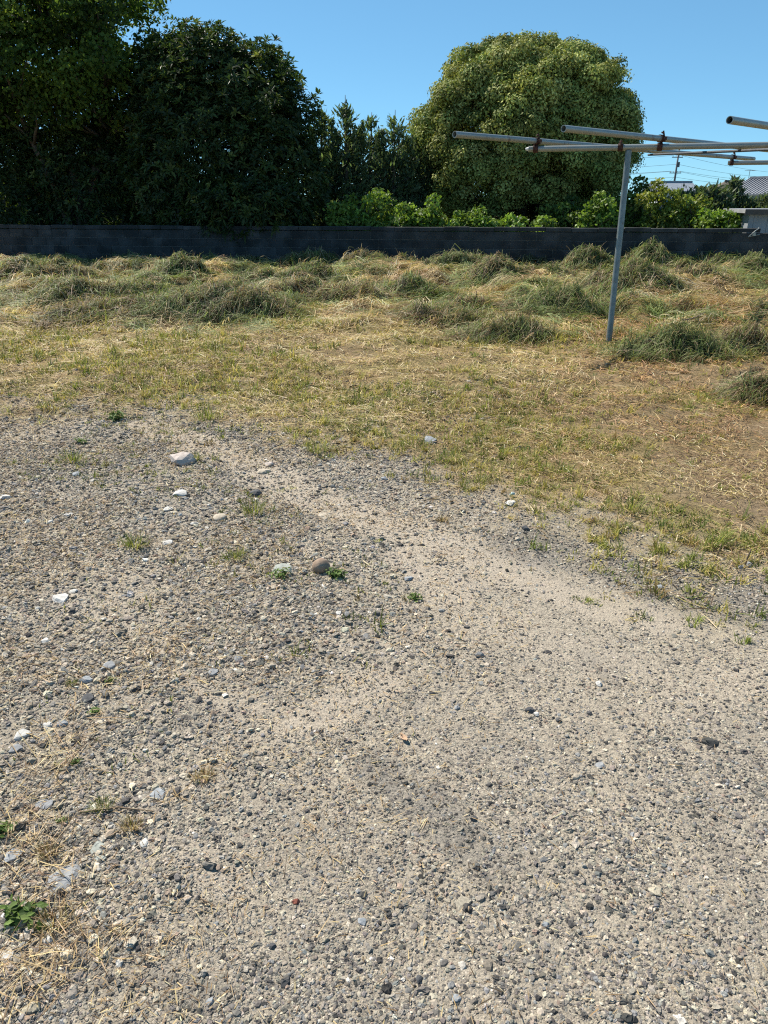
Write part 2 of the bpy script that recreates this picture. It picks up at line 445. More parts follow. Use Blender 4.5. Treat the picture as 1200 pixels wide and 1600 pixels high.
def strands(x, y, az, L, W, hfun, h0, arch, colr, segs=3, bend=None):
    """limp stalks that lie over a surface: every joint rests on hfun(x, y)"""
    n = len(x); bend = np.zeros(n) if bend is None else bend
    px, py, a = x.copy(), y.copy(), az.copy(); vs = []
    for k in range(segs + 1):
        z = hfun(px, py) + h0 + arch * math.sin(math.pi * (k + .4) / (segs + .8))
        wv = W * (1 - .5 * k / segs) / 2
        if k < segs:
            vs += [np.stack([px - np.sin(a) * wv, py + np.cos(a) * wv, z], -1), np.stack([px + np.sin(a) * wv, py - np.cos(a) * wv, z + W * .25], -1)]
        else: vs.append(np.stack([px, py, z], -1))
        px = px + np.cos(a) * L / segs; py = py + np.sin(a) * L / segs; a = a + bend / segs
    k = 2 * segs + 1
    b = np.arange(n) * k
    q = np.concatenate([np.stack([b + 2 * i, b + 2 * i + 1, b + 2 * i + 3, b + 2 * i + 2], -1) for i in range(segs - 1)])
    t = np.stack([b + 2 * segs - 2, b + 2 * segs - 1, b + 2 * segs], -1)
    return np.stack(vs, 1).reshape(-1, 3), q, t, np.repeat(colr, k, 0)

def pick(pal, wts, n, jit=0.18):
    pal = np.array(pal); wts = np.array(wts, float); wts /= wts.sum()
    c = pal[rng.choice(len(pal), n, p=wts)]
    return np.clip(c * (1 + rng.normal(0, jit, (n, 1))) * (1 + rng.normal(0, 0.02, (n, 3))), 0.005, 0.85)
DRY = [(0.57, 0.44, 0.23), (0.40, 0.28, 0.14), (0.70, 0.59, 0.38), (0.20, 0.13, 0.068), (0.49, 0.35, 0.22), (0.075, 0.05, 0.028)]
DRYW = [3, 3, 2, 2, 2, 1]
GRN = [(0.18, 0.215, 0.045), (0.26, 0.28, 0.07), (0.12, 0.155, 0.038), (0.35, 0.34, 0.11), (0.15, 0.18, 0.055)]
GRNW = [3, 3, 2, 1.5, 2]
YEL = [(0.45, 0.38, 0.12), (0.35, 0.32, 0.09)]

def field_points(n, y0=2.3, y1=20.0):
    y = np.exp(rng.uniform(math.log(y0), math.log(y1), n))
    x = rng.uniform(-1, 1, n) * (0.60 * y + 1.6)
    wy = WL.y + (x - WL.x) * (WR.y - WL.y) / (WR.x - WL.x)
    k = y < wy - 0.12
    return x[k], y[k]

def withz(x, y, dz=0.0): return np.stack([x, y, gh(x, y) + dz], -1)

# dry cut grass lying on the field
x, y = field_points(240000)
gm = grass_mask(x, y); so_m = strokes(x, y, SOIL)
pn = fbm(x, y, 1.1, 4, 22)
keep = rng.random(len(x)) < gm * (1 - 0.12 * so_m) * (0.25 + 0.8 * sstep(.36, .58, fbm(x, y, 3.0, 3, 21)))
x, y, pn = x[keep], y[keep], pn[keep]; n = len(x)
sc = np.clip(y / 6.0, 0.7, 1.9)
dry_r = sstep(.6, 2.2, x - .15 * (y - 4)) * sstep(4.0, 5.2, y) * (1 - sstep(11, 14, y))
light = rng.random(n) < sstep(.35, .65, pn) * (1 - .55 * dry_r)
cd = np.where(light[:, None], pick(DRY + YEL, [4, 1.4, 4.5, .4, 2.5, .3, 2.5, 1.2], n), pick(DRY + YEL, [2.2, 3, 1.2, 2.4, 2, 1.6, .9, .8], n))
V, q, t, c = strands(x, y, rng.uniform(0, 2 * np.pi, n), np.exp(rng.normal(math.log(.075), .5, n)) * sc, rng.uniform(0.0028, 0.0075, n) * sc, gh, 0.003 + rng.random(n) * 0.02, np.abs(rng.normal(0, .016, n)) * sc, cd * np.where((rng.random(n) < .7 * dry_r)[:, None], np.array([.95, .78, .72]), 1.0), 2, rng.normal(0, .5, n))
o = link('dry_grass', mesh_np('dry_grass', V, [q, t], [M_blade], c)); tag(o, 'dry straw-coloured mown grass lying over the field', 'dry grass', kind='stuff')

# longer tangled cut grass left on the lumpy strip before the wall
nt_ = 5200
ty = rng.uniform(8.8, 20.6, nt_); tx = rng.uniform(-1, 1, nt_) * (0.60 * ty + 1.6)
wy = WL.y + (tx - WL.x) * (WR.y - WL.y) / (WR.x - WL.x)
kk = (ty < wy - .2) & (rng.random(nt_) < .18 + .82 * sstep(.40, .62, fbm(tx, ty, .75, 3, 71)) * sstep(8.8, 11.0, ty + fbm(tx, ty, .5, 2, 73) * 2 - 1))
tx, ty = tx[kk], ty[kk]; nt_ = len(tx)
taz = rng.uniform(0, 6.28, nt_); tg = rng.random(nt_) < sstep(.30, .58, fbm(tx, ty, .9, 3, 74)) * .85
tcol = np.where(tg[:, None], pick([(0.15, .195, .06), (0.22, .26, .095), (0.095, .13, .042), (0.28, .31, .14)], [3, 3, 2, 2], nt_, .25), pick(DRY, DRYW, nt_, .2))
k = rng.integers(0, nt_, 70000); n = len(k)
x = tx[k] + rng.normal(0, .09, n); y = ty[k] + rng.normal(0, .08, n)
wy = WL.y + (x - WL.x) * (WR.y - WL.y) / (WR.x - WL.x); y = np.minimum(y, wy - .1)
sc = np.clip(y / 9, .9, 1.6)
V, q, t, c = strands(x, y, taz[k] + rng.normal(0, .45, n), rng.uniform(.12, .42, n) * np.clip(sc, 1, 1.3), rng.uniform(.0045, .009, n) * sc, lambda a, b: gh(a, np.minimum(b, WL.y + (a - WL.x) * (WR.y - WL.y) / (WR.x - WL.x) - .1)), rng.uniform(0, .05, n), np.abs(rng.normal(0, .05, n)), np.clip(tcol[k] * (1 + rng.normal(0, .2, (n, 1))), .01, .8), 3, rng.normal(0, .9, n))
o = link('cut_grass', mesh_np('cut_grass', V, [q, t], [M_blade], c)); tag(o, 'tangled loose cut grass strewn between the heaps', 'cut grass', kind='stuff')

# short living grass, growing in small tufts
tx, ty = field_points(30000)
gm = grass_mask(tx, ty, 1.9); pat = sstep(0.42, 0.62, fbm(tx, ty, 1.0, 4, 31)) * 0.95 + 0.06
edge = np.exp(-((ty - np.interp(tx, bx_, by_) - 0.25) / 0.55) ** 2) * sstep(-1.6, 0.8, tx) * 0.8
keep = rng.random(len(tx)) < gm * np.clip(pat + edge, 0, 1) * (1 - 0.75 * strokes(tx, ty, SOIL)) * (1 - .5 * sstep(10, 12, ty)) * (1 - .6 * sstep(.9, 2.4, tx - .12 * ty) * sstep(3.6, 4.6, ty))
tx, ty = tx[keep], ty[keep]; m_ = len(tx)
tcol = pick(GRN + YEL + [(.30, .22, .09)], GRNW + [3.0, 3.0, 1.5], m_, .15); th_ = np.exp(rng.normal(math.log(.05), .4, m_))
k = np.repeat(np.arange(m_), rng.integers(5, 22, m_)); n = len(k)
sc = np.clip(ty[k] / 6.0, 0.75, 1.8)
x = tx[k] + rng.normal(0, .022, n) * sc; y = ty[k] + rng.normal(0, .02, n) * sc
V, q, t, c = blades(withz(x, y), rng.uniform(0, 2 * np.pi, n), np.abs(rng.normal(0.6, 0.35, n)), th_[k] * rng.uniform(.5, 1.3, n) * np.clip(sc, .8, 1.25), rng.uniform(0.0035, 0.008, n) * sc, rng.normal(0.8, 0.4, n), np.clip(tcol[k] * (1 + rng.normal(0, .15, (n, 1))), .01, .8))
o = link('short_grass', mesh_np('short_grass', V, [q, t], [M_blade], c)); tag(o, 'short yellow-green grass sprouting through the mown field', 'grass', kind='stuff')

# thin straw and weeds scattered over the gravel
n0 = 170000
x = rng.uniform(-4.2, 4.2, n0); y = np.exp(rng.uniform(math.log(0.75), math.log(6.2), n0))
gm = grass_mask(x, y); st = strokes(x, y, STRAW)
left = 1 - sstep(-0.5, 0.6, x - (y - 2.2) * 0.15)
keep = rng.random(n0) < np.clip(0.6 * st + (1 - gm) * (0.07 + 0.6 * left * sstep(.40, .62, fbm(x, y, 2.5, 3, 41))), 0, 1)
x, y, st = x[keep], y[keep], st[keep]; n = len(x)
V, q, t, c = blades(withz(x, y, 0.004 + rng.random(n) * 0.012 * (1 + st)), rng.uniform(0, 2 * np.pi, n), rng.normal(1.45, 0.15, n), np.exp(rng.normal(math.log(.016), .55, n)) * (1 + 1.6 * st), rng.uniform(0.0011, 0.0027, n), rng.normal(0.15, 0.3, n),
                    pick(DRY, [2.5, 3, 1.2, 3, 2.5, 2.5], n))
o = link('straw_litter', mesh_np('straw_litter', V, [q, t], [M_blade], c)); tag(o, 'bits of dry straw scattered over the gravel', 'straw', kind='stuff')
n0 = 42000
x = rng.uniform(-4.2, 4.2, n0); y = np.exp(rng.uniform(math.log(0.9), math.log(6.2), n0))
gm = grass_mask(x, y)
left = 1 - sstep(-0.2, 0.8, x - (y - 2.2) * 0.25)
keep = rng.random(n0) < (1 - gm) * left * sstep(.50, .70, fbm(x, y, 3.6, 3, 51)) * sstep(.5, .66, fbm(x, y, 16, 2, 52)) * sstep(1.5, 3.0, y + 0.6 * (x < -.6))
x, y = x[keep], y[keep]; n = len(x)
V, q, t, c = blades(withz(x, y), rng.uniform(0, 2 * np.pi, n), np.abs(rng.normal(0.7, 0.35, n)), rng.uniform(0.010, 0.036, n), rng.uniform(0.0025, 0.005, n), rng.normal(0.6, 0.4, n), pick(GRN + DRY[:2], GRNW + [2, 2], n) * .8)
o = link('sparse_weeds', mesh_np('sparse_weeds', V, [q, t], [M_blade], c)); tag(o, 'sparse tiny green weeds between the stones of the gravel', 'weeds', kind='stuff')

x = rng.uniform(-5.0, 2.4, 120000); y = rng.uniform(2.0, 6.6, 120000)
lf = 1 - sstep(-.2, 1.0, x - .28 * (y - 3.2)); gm = grass_mask(x, y)
keep = (rng.random(len(x)) < (1 - .5 * gm) * lf * (.08 + .62 * sstep(.42, .64, fbm(x, y, 2.1, 4, 42)))) & (np.abs(x) < .62 * y + .7)
x, y = x[keep], y[keep]; n = len(x)
V, q, t, c = strands(x, y, rng.uniform(0, 6.28, n), np.exp(rng.normal(math.log(.022), .5, n)), rng.uniform(.0022, .0045, n), gh, .004 + rng.random(n) * .008, np.abs(rng.normal(0, .008, n)), pick(DRY, [2, 3, 1, 3.5, 2.5, 2.5], n), 2, rng.normal(0, .6, n))
o = link('plant_litter', mesh_np('plant_litter', V, [q, t], [M_blade], c)); tag(o, 'short brown bits of dead plants between the stones at left', 'litter', kind='stuff')
m_ = 4200; tx = rng.uniform(-5, 2.2, m_); ty = rng.uniform(1.9, 6.4, m_)
lf = 1 - sstep(-.2, 1.0, tx - .28 * (ty - 3.2)); gm = grass_mask(tx, ty)
keep = rng.random(m_) < (1 - .5 * gm) * lf * sstep(.44, .68, fbm(tx, ty, 1.7, 4, 53))
tx, ty = tx[keep], ty[keep]; m_ = len(tx); th_ = np.exp(rng.normal(math.log(.024), .45, m_)); tcol = pick(GRN + [(.2, .15, .06)], GRNW + [2], m_) * .8
k = np.repeat(np.arange(m_), rng.integers(4, 16, m_)); n = len(k)
x = tx[k] + rng.normal(0, .014, n); y = ty[k] + rng.normal(0, .013, n)
V, q, t, c = blades(withz(x, y), rng.uniform(0, 6.28, n), np.abs(rng.normal(.8, .35, n)), th_[k] * rng.uniform(.5, 1.3, n), rng.uniform(.003, .0065, n), rng.normal(.6, .4, n), np.clip(tcol[k] * (1 + rng.normal(0, .15, (n, 1))), .01, .8))
o = link('seedling_weeds', mesh_np('seedling_weeds', V, [q, t], [M_blade], c)); tag(o, 'tiny green seedlings scattered over the upper left of the yard', 'weeds', kind='stuff')

# ------------------------------------------------------------------ gravel (points carrying one small stone each)
def gravel_material():
    m, n, b = mat('gravel')
    a = nd(n, 'ShaderNodeAttribute'); a.attribute_type = 'INSTANCER'; a.attribute_name = 'col'
    tc = nd(n, 'ShaderNodeTexCoord')
    no = nd(n, 'ShaderNodeTexNoise'); no.inputs['Scale'].default_value = 2.2; no.inputs['Detail'].default_value = 5; n.links.new(tc.outputs['Object'], no.inputs['Vector'])
    geo = nd(n, 'ShaderNodeNewGeometry')
    n2 = nd(n, 'ShaderNodeTexNoise'); n2.inputs['Scale'].default_value = 260; n2.inputs['Detail'].default_value = 4; n.links.new(geo.outputs['Position'], n2.inputs['Vector'])
    r = ramp(n, n2.outputs['Fac'], [(0.3, (0.68, 0.68, 0.68)), (0.7, (1.22, 1.2, 1.16))])
    n.links.new(mixc(n, 1.0, a.outputs['Color'], r.outputs[0], 'MULTIPLY'), b.inputs['Base Color'])
    b.inputs['Roughness'].default_value = 0.9; b.inputs['Specular IOR Level'].default_value = 0.2
    return m
M_gravel = gravel_material()
def pebble_nodes():
    g = bpy.data.node_groups.new('pebbles', 'GeometryNodeTree')
    g.interface.new_socket('Geometry', in_out='INPUT', socket_type='NodeSocketGeometry')
    g.interface.new_socket('Geometry', in_out='OUTPUT', socket_type='NodeSocketGeometry')
    L = g.links.new; N = g.nodes.new
    gi, go = N('NodeGroupInput'), N('NodeGroupOutput')
    iop = N('GeometryNodeInstanceOnPoints'); g2i = N('GeometryNodeGeometryToInstance')
    for k in range(6):
        ico = N('GeometryNodeMeshIcoSphere'); ico.inputs['Subdivisions'].default_value = 2; ico.inputs['Radius'].default_value = 1.0
        sp = N('GeometryNodeSetPosition'); nz = N('ShaderNodeTexNoise'); nz.noise_dimensions = '4D'; nz.inputs['W'].default_value = 3.7 * k + 1; nz.inputs['Scale'].default_value = 1.1; nz.inputs['Detail'].default_value = 1.5
        sub = N('ShaderNodeVectorMath'); sub.operation = 'SUBTRACT'; sub.inputs[1].default_value = (0.5, 0.5, 0.5)
        sc_ = N('ShaderNodeVectorMath'); sc_.operation = 'SCALE'; sc_.inputs['Scale'].default_value = 2.1
        L(nz.outputs['Color'], sub.inputs[0]); L(sub.outputs[0], sc_.inputs[0]); L(sc_.outputs[0], sp.inputs['Offset']); L(ico.outputs['Mesh'], sp.inputs['Geometry'])
        sm = N('GeometryNodeSetMaterial'); sm.inputs['Material'].default_value = M_gravel; L(sp.outputs[0], sm.inputs[0])
        L(sm.outputs[0], g2i.inputs[0])
    L(gi.outputs[0], iop.inputs['Points']); L(g2i.outputs[0], iop.inputs['Instance'])
    iop.inputs['Pick Instance'].default_value = True
    def na(t, nm):
        a = N('GeometryNodeInputNamedAttribute'); a.data_type = t; a.inputs['Name'].default_value = nm; return a.outputs[0]
    L(na('INT', 'variant'), iop.inputs['Instance Index'])
    e = N('FunctionNodeEulerToRotation'); L(na('FLOAT_VECTOR', 'turn'), e.inputs[0]); L(e.outputs[0], iop.inputs['Rotation'])
    L(na('FLOAT_VECTOR', 'size'), iop.inputs['Scale'])
    L(iop.outputs[0], go.inputs[0])
    return g
PEB = pebble_nodes()
def gravel(name, P, r, flat, c, label, tilt=0.25):
    n = len(P)
    me = bpy.data.meshes.new(name); me.vertices.add(n); me.vertices.foreach_set('co', P.astype(np.float32).ravel())
    me.attributes.new('variant', 'INT', 'POINT').data.foreach_set('value', rng.integers(0, 6, n).astype(np.int32))
    tr = np.stack([rng.normal(0, tilt, n), rng.normal(0, tilt, n), rng.uniform(0, 6.28, n)], -1)
    me.attributes.new('turn', 'FLOAT_VECTOR', 'POINT').data.foreach_set('vector', tr.astype(np.float32).ravel())
    sz = np.stack([r * rng.uniform(.8, 1.35, n), r * rng.uniform(.7, 1.1, n), r * flat], -1)
    me.attributes.new('size', 'FLOAT_VECTOR', 'POINT').data.foreach_set('vector', sz.astype(np.float32).ravel())
    cc = np.ones((n, 4), np.float32); cc[:, :3] = c
    me.attributes.new('col', 'FLOAT_COLOR', 'POINT').data.foreach_set('color', cc.ravel())
    o = link(name, me); md = o.modifiers.new('pebbles', 'NODES'); md.node_group = PEB
    me.materials.append(M_gravel)
    return tag(o, label, 'gravel', kind='stuff')
STN = [(0.34, 0.30, 0.24), (0.25, 0.225, 0.19), (0.165, 0.153, 0.138), (0.07, 0.067, 0.064), (0.46, 0.41, 0.325), (0.55, 0.52, 0.46), (0.215, 0.215, 0.21), (0.29, 0.225, 0.175)]

def gpoints(n, y0, y1):
    y = np.exp(rng.uniform(math.log(y0), math.log(y1), n)); x = rng.uniform(-1, 1, n) * (0.62 * y + 1.5); return x, y
# aggregate bedded in the worn asphalt
x, y = gpoints(640000, 0.5, 6.8)
gm = grass_mask(x, y); du = strokes(x, y, DUST, .8); dk = strokes(x, y, DARK)
loose = 1 - sstep(-0.35, 0.35, x - (-0.62 + 0.33 * (y - 1.0)) + (fbm(x, y, 2.0, 3, 61) - .5) * 0.8)
keep = rng.random(len(x)) < (1 - gm) * (1 - 0.6 * du) * (0.55 + 0.35 * sstep(.3, .6, fbm(x, y, 4.5, 3, 62)) + .3 * loose)
x, y, dk, loose = x[keep], y[keep], dk[keep], loose[keep]; n = len(x)
r = np.exp(rng.normal(math.log(0.0028), 0.43, n)) * (1 + 0.12 * np.clip(y - 1.5, 0, 4)) * (.72 + .56 * fbm(x, y, 1.7, 3, 66))
c = pick(STN, [2.8, 3.4, 3.0, 2.3, 1.2, .1, 1.2, .3], n, 0.16)

P = withz(x, y); P[:, 2] += r * rng.uniform(-0.46, 0.06, n)
c = c * (1 - 0.28 * np.clip(dk * 1.8 - 1.4 * fbm(x, y, 11, 3, 67), 0, 1)[:, None])
gravel('asphalt_aggregate', P, r, rng.uniform(.45, .75, n), c, 'small grey stones bedded in the worn yard surface')
# loose gravel: left side and the band along the grass edge
x, y = gpoints(360000, 0.5, 7.5)
gm = grass_mask(x, y); du = strokes(x, y, DUST, .8); dk = strokes(x, y, DARK)
loose = 1 - sstep(-0.35, 0.35, x - (-0.62 + 0.33 * (y - 1.0)) + (fbm(x, y, 2.0, 3, 61) - .5) * 0.8)
bd = np.exp(-((y - np.interp(x, bx_, by_) + 0.25) / 0.33) ** 2)
keep = rng.random(len(x)) < np.clip(0.75 * loose * (.35 + .65 * sstep(.35, .6, fbm(x, y, 3, 3, 63))) + 0.65 * bd + 0.03 + 0.3 * dk * (y > 2.5), 0, 1) * (1 - 0.85 * gm) * (1 - 0.7 * du)
x, y = x[keep], y[keep]; n = len(x)
r = np.exp(rng.normal(math.log(0.0034), 0.52, n)) * (1 + 0.08 * np.clip(y - 1.5, 0, 4)); r = np.minimum(r, np.where(x < -.35, 0.014, 0.0065))
c = pick(STN, [3, 3, 2.4, 1.3, 2.4, .3, 1.4, .7], n, 0.18)
P = withz(x, y); P[:, 2] += r * rng.uniform(0.05, 0.4, n)
gravel('loose_gravel', P, r, rng.uniform(.35, .75, n), c, 'loose grey gravel on the left of the yard and along the grass edge')

x = rng.uniform(-5.0, 2.2, 190000); y = rng.uniform(2.1, 6.6, 190000)
gm = grass_mask(x, y); du = strokes(x, y, DUST, .8)
lf = 1 - sstep(-.3, .9, x - .28 * (y - 3.2))
keep = (rng.random(len(x)) < (1 - .8 * gm) * (1 - .75 * du) * lf * (.45 + .55 * sstep(.35, .6, fbm(x, y, 2.4, 4, 64)))) & (np.abs(x) < .62 * y + .7)
x, y = x[keep], y[keep]; n = len(x)
r = np.minimum(np.exp(rng.normal(math.log(0.0046), 0.5, n)), .016)
P = withz(x, y); P[:, 2] += r * rng.uniform(-.1, 0.3, n)
gravel('stone_chips', P, r, rng.uniform(.3, .65, n), pick(STN, [3, 3, 2.6, 1.3, 2.2, .45, 1.8, 1.0], n, 0.18), 'small stone chips and rubble over the upper left of the yard', .35)

# ------------------------------------------------------------------ trees and shrubs
def leaves(P, N, L, W, colr, droop=0.0, rnd=0.6):
    n = len(P)
    N = N + rng.normal(0, rnd, (n, 3)); N /= np.linalg.norm(N, axis=1, keepdims=True) + 1e-9
    a = rng.normal(0, 1, (n, 3)); a[:, 2] -= droop
    a -= N * (a * N).sum(1, keepdims=True); a /= np.linalg.norm(a, axis=1, keepdims=True) + 1e-9
    b = np.cross(N, a)
    L = L[:, None]; W = W[:, None]
    V = np.stack([P - a * L * .5, P - a * L * .05 + b * W * .5, P + a * L * .5 - N * L * .12, P - a * L * .05 - b * W * .5], 1).reshape(-1, 3)
    i = np.arange(n) * 4
    F = np.concatenate([np.stack([i, i + 1, i + 2], -1), np.stack([i, i + 2, i + 3], -1)])
    return V, F, np.repeat(colr, 4, 0)

def unit(n, up=0.0):
    u = rng.normal(0, 1, (n, 3)); u[:, 2] += up
    return u / np.linalg.norm(u, axis=1, keepdims=True)

def clump_crown(name, clumps, per, L, pal, wts, parent, m, up=0.5, droop=0.3, asp=0.45, cj=0.14, rnd=.6):
    Vs, Fs, Cs = [], [], []; off = 0
    for (cx, cy, cz, r, k) in clumps:
        n = max(12, int(per * r * r))
        u = unit(n, up); rr = r * (rng.uniform(0.3, 1.0, n) ** 0.5) * (1 + rng.normal(0, .1, n))
        P = np.array([cx, cy, cz]) + u * rr[:, None] * np.array([1, 1, 0.85])
        base = pick(pal, wts, 1, cj)[0]
        col_ = np.clip(base * k * (1 + rng.normal(0, .22, (n, 1))), .004, .6)
        V, F, C = leaves(P, u, L * rng.uniform(.7, 1.3, n), L * asp * rng.uniform(.8, 1.2, n), col_, droop, rnd)
        Vs.append(V); Fs.append(F + off); Cs.append(C); off += len(V)
    me = mesh_np(name, np.concatenate(Vs), [np.concatenate(Fs)], [m], np.concatenate(Cs))
    return link(name, me, parent)

def limb(mb, a, b, r0, r1, bend=0.15, n=4, sides=7):
    a = Vector(a); b = Vector(b); L = (b - a).length
    k = Vector((random.uniform(-1, 1), random.uniform(-1, 1), random.uniform(-.2, .9))) * L * bend
    pts = []; rs = []
    for i in range(n + 1):
        t = i / n
        pts.append(a.lerp(b, t) + k * (4 * t * (1 - t)) * .6 + Vector((random.uniform(-1, 1), random.uniform(-1, 1), 0)) * L * .012 * (0 < i < n))
        rs.append(r0 + (r1 - r0) * t)
    mb.tube(pts, rs, sides)
    return pts

def tree(name, base, label, group, stems, clumps, per, L, pal, wts, m=None, twig=0.35, r0=.16, **k):
    """stems: list of (x,y,z) tops the trunk divides towards; clumps in tree space"""
    t = empty(name, base); tag(t, label, 'shrub' if 'shrub' in name else 'tree', group)
    mb = MB(); tips = []
    for (sx, sy, sz, f) in stems:
        p = limb(mb, (random.uniform(-.08, .08), random.uniform(-.08, .08), -0.15), (sx, sy, sz), r0 * f, r0 * f * .35, .1, 6, 9)
        tips += [(q, r0 * f * .45) for q in p[2:]]
    for c in clumps:
        if random.random() < twig:
            q, rr = min(tips, key=lambda s: (s[0] - Vector(c[:3])).length + max(0, s[0].z - c[2] + .3) * 2)
            limb(mb, q, Vector(c[:3]), min(rr, r0 * .4), .012, .15, 4, 6)
    mb.build('trunk', M_bark, t, smooth=True)
    clump_crown('crown', clumps, per, L, pal, wts, t, m or M_leaf, **k)
    return t

def dome(n, c, rad, r, lo=-0.55, shell=(.72, .98), k=(1, 1), mind=0.5, inner=0):
    out = []; tries = 0
    while len(out) < n and tries < n * 60:
        tries += 1
        u = unit(1)[0]
        if u[2] < lo: continue
        s = rng.uniform(*shell)
        p = np.array(c) + u * np.array(rad) * s
        rr = rng.uniform(*r)
        if any((p[0] - q[0]) ** 2 + (p[1] - q[1]) ** 2 + (p[2] - q[2]) ** 2 < (mind * rr + mind * q[3]) ** 2 * .5 for q in out): continue
        out.append((p[0], p[1], p[2], rr, rng.uniform(*k)))
    for i in range(inner):
        u = unit(1)[0]; s = rng.uniform(.2, .65)
        p = np.array(c) + u * np.array(rad) * s
        out.append((p[0], p[1], p[2], rng.uniform(*r), k[0]))
    return out
def ground_at_D(px, D): return Vector((atd(px, 355, D).x, D, 0))

# --- big round camphor tree
B = ground_at_D(818, 26.0)
CAM_P = [(0.29, 0.31, 0.09), (0.24, 0.265, 0.075), (0.36, 0.365, 0.125), (0.19, 0.225, 0.065)]
M_cam = leafmat('new_growth_leaf', 0.15, 0.65, 0.1)
rng = np.random.default_rng(21)
lobes = dome(90, (-.15, 0, 2.85), (2.75, 2.7, 2.5), (.8, 1.2), lo=-0.85, shell=(.86, 1.0), k=(.85, 1.2), mind=.47)
lobes = [c for c in lobes if not (c[2] < 1.45 and abs(c[0] - .3) < .9 and c[1] < 0) and not (c[2] < 1.3 and abs(c[0] + .15) > 2.0)]
cl = []
for (lx, ly, lz, lr, lk) in lobes:
    oc = np.array([lx + .1, ly, lz - 2.4]); oc = oc / np.linalg.norm(oc)
    for i in range(17):
        u_ = unit(1)[0] + oc * .95 + np.array([0, 0, .3]); u_ /= np.linalg.norm(u_)
        s_ = lr * rng.uniform(.62, .92)
        cl.append((lx + u_[0] * s_, ly + u_[1] * s_, lz + u_[2] * s_ * .9, rng.uniform(.26, .46), lk * rng.uniform(.85, 1.15)))
cl += dome(40, (0, 0, 2.8), (2.0, 2.0, 1.8), (.6, .9), lo=-.6, shell=(.3, 1.), k=(.9, 1.), mind=.3)
tree('camphor_tree', B, 'big round-crowned broadleaf tree with yellow-green new growth behind the wall', None,
     [(-.9, .2, 3.6, .8), (.2, .1, 4.2, 1.), (1.2, -.2, 3.4, .8), (-1.8, -.4, 2.4, .55), (1.9, .4, 2.6, .55)], cl, 1700, .095, CAM_P, [3, 2, 2, 2], m=M_cam, twig=.07, r0=.2, up=.8, asp=.55, rnd=.35, cj=.12)

# --- dense dark evergreen with long leaves in rosettes
def rosette_tree(name, base, label, crown, n, nl, L, pal, wts, stems, group=None, r0=.14):
    t = empty(name, base); tag(t, label, 'tree', group)
    mb = MB(); tips = []
    for (sx, sy, sz, f) in stems:
        p = limb(mb, (random.uniform(-.1, .1), random.uniform(-.1, .1), -.15), (sx, sy, sz), r0 * f, r0 * f * .3, .12, 6, 8); tips += p[2:]
    Pc = []; Uc = []
    for (cx, cy, cz, rx, ry, rz, w_) in crown:
        m_ = int(n * w_); u = unit(m_, .15)
        s = rng.uniform(.35, 1.0, m_) ** .4
        bump_ = 1 + .16 * np.sin(u[:, 0] * 7 + cz) * np.cos(u[:, 2] * 8 + cx) + rng.normal(0, .045, m_)
        Pc.append(np.array([cx, cy, cz]) + u * np.array([rx, ry, rz]) * (s * bump_)[:, None]); Uc.append(u)
    Pc = np.concatenate(Pc); Uc = np.concatenate(Uc); k = Pc[:, 2] > .15; Pc = Pc[k]; Uc = Uc[k]
    for i in range(0, len(Pc), max(1, len(Pc) // 60)):
        q = min(tips, key=lambda s: (s - Vector(Pc[i])).length)
        limb(mb, q, Vector(Pc[i]), .03, .008, .15, 3, 5)
    mb.build('trunk', M_bark, t, smooth=True)
    m_ = len(Pc)
    ax = Uc + np.array([0, 0, .55]) + rng.normal(0, .35, (m_, 3)); ax /= np.linalg.norm(ax, axis=1, keepdims=True)
    ref = unit(m_); e1 = np.cross(ax, ref); e1 /= np.linalg.norm(e1, axis=1, keepdims=True); e2 = np.cross(ax, e1)
    colb = pick(pal, wts, m_, .2)
    Vs, Cs = [], []
    for j in range(nl):
        th = 2.4 * j + rng.normal(0, .2, m_); op = .35 + 1.15 * (j / nl) + rng.normal(0, .12, m_)
        rd = e1 * np.cos(th)[:, None] + e2 * np.sin(th)[:, None]
        d = ax * np.cos(op)[:, None] + rd * np.sin(op)[:, None]
        sd = np.cross(d, ax); sd /= np.linalg.norm(sd, axis=1, keepdims=True) + 1e-9
        Lj = (L * rng.uniform(.7, 1.15, m_) * (.6 + .5 * j / nl))[:, None]
        tip = Pc + d * Lj; tip[:, 2] -= .18 * Lj[:, 0]
        mid = Pc + d * Lj * .55
        Vs.append(np.stack([Pc, mid + sd * Lj * .15, tip, mid - sd * Lj * .15], 1).reshape(-1, 3))
        cj = np.clip(colb * (1 + rng.normal(0, .12, (m_, 1))), .004, .5)
        Cs.append(np.repeat(cj, 4, 0))
    V = np.concatenate(Vs); C = np.concatenate(Cs); i = np.arange(len(V) // 4) * 4
    F = np.concatenate([np.stack([i, i + 1, i + 2], -1), np.stack([i, i + 2, i + 3], -1)])
    link('crown', mesh_np('crown', V, [F], [M_gloss], C), t)
    return t
EVG = [(0.038, 0.064, 0.02), (0.052, 0.08, 0.023), (0.075, 0.105, 0.028), (0.15, 0.17, 0.045), (0.03, 0.05, 0.018)]  # palest tone paints in sun showing through some leaves
B = ground_at_D(372, 22.3)
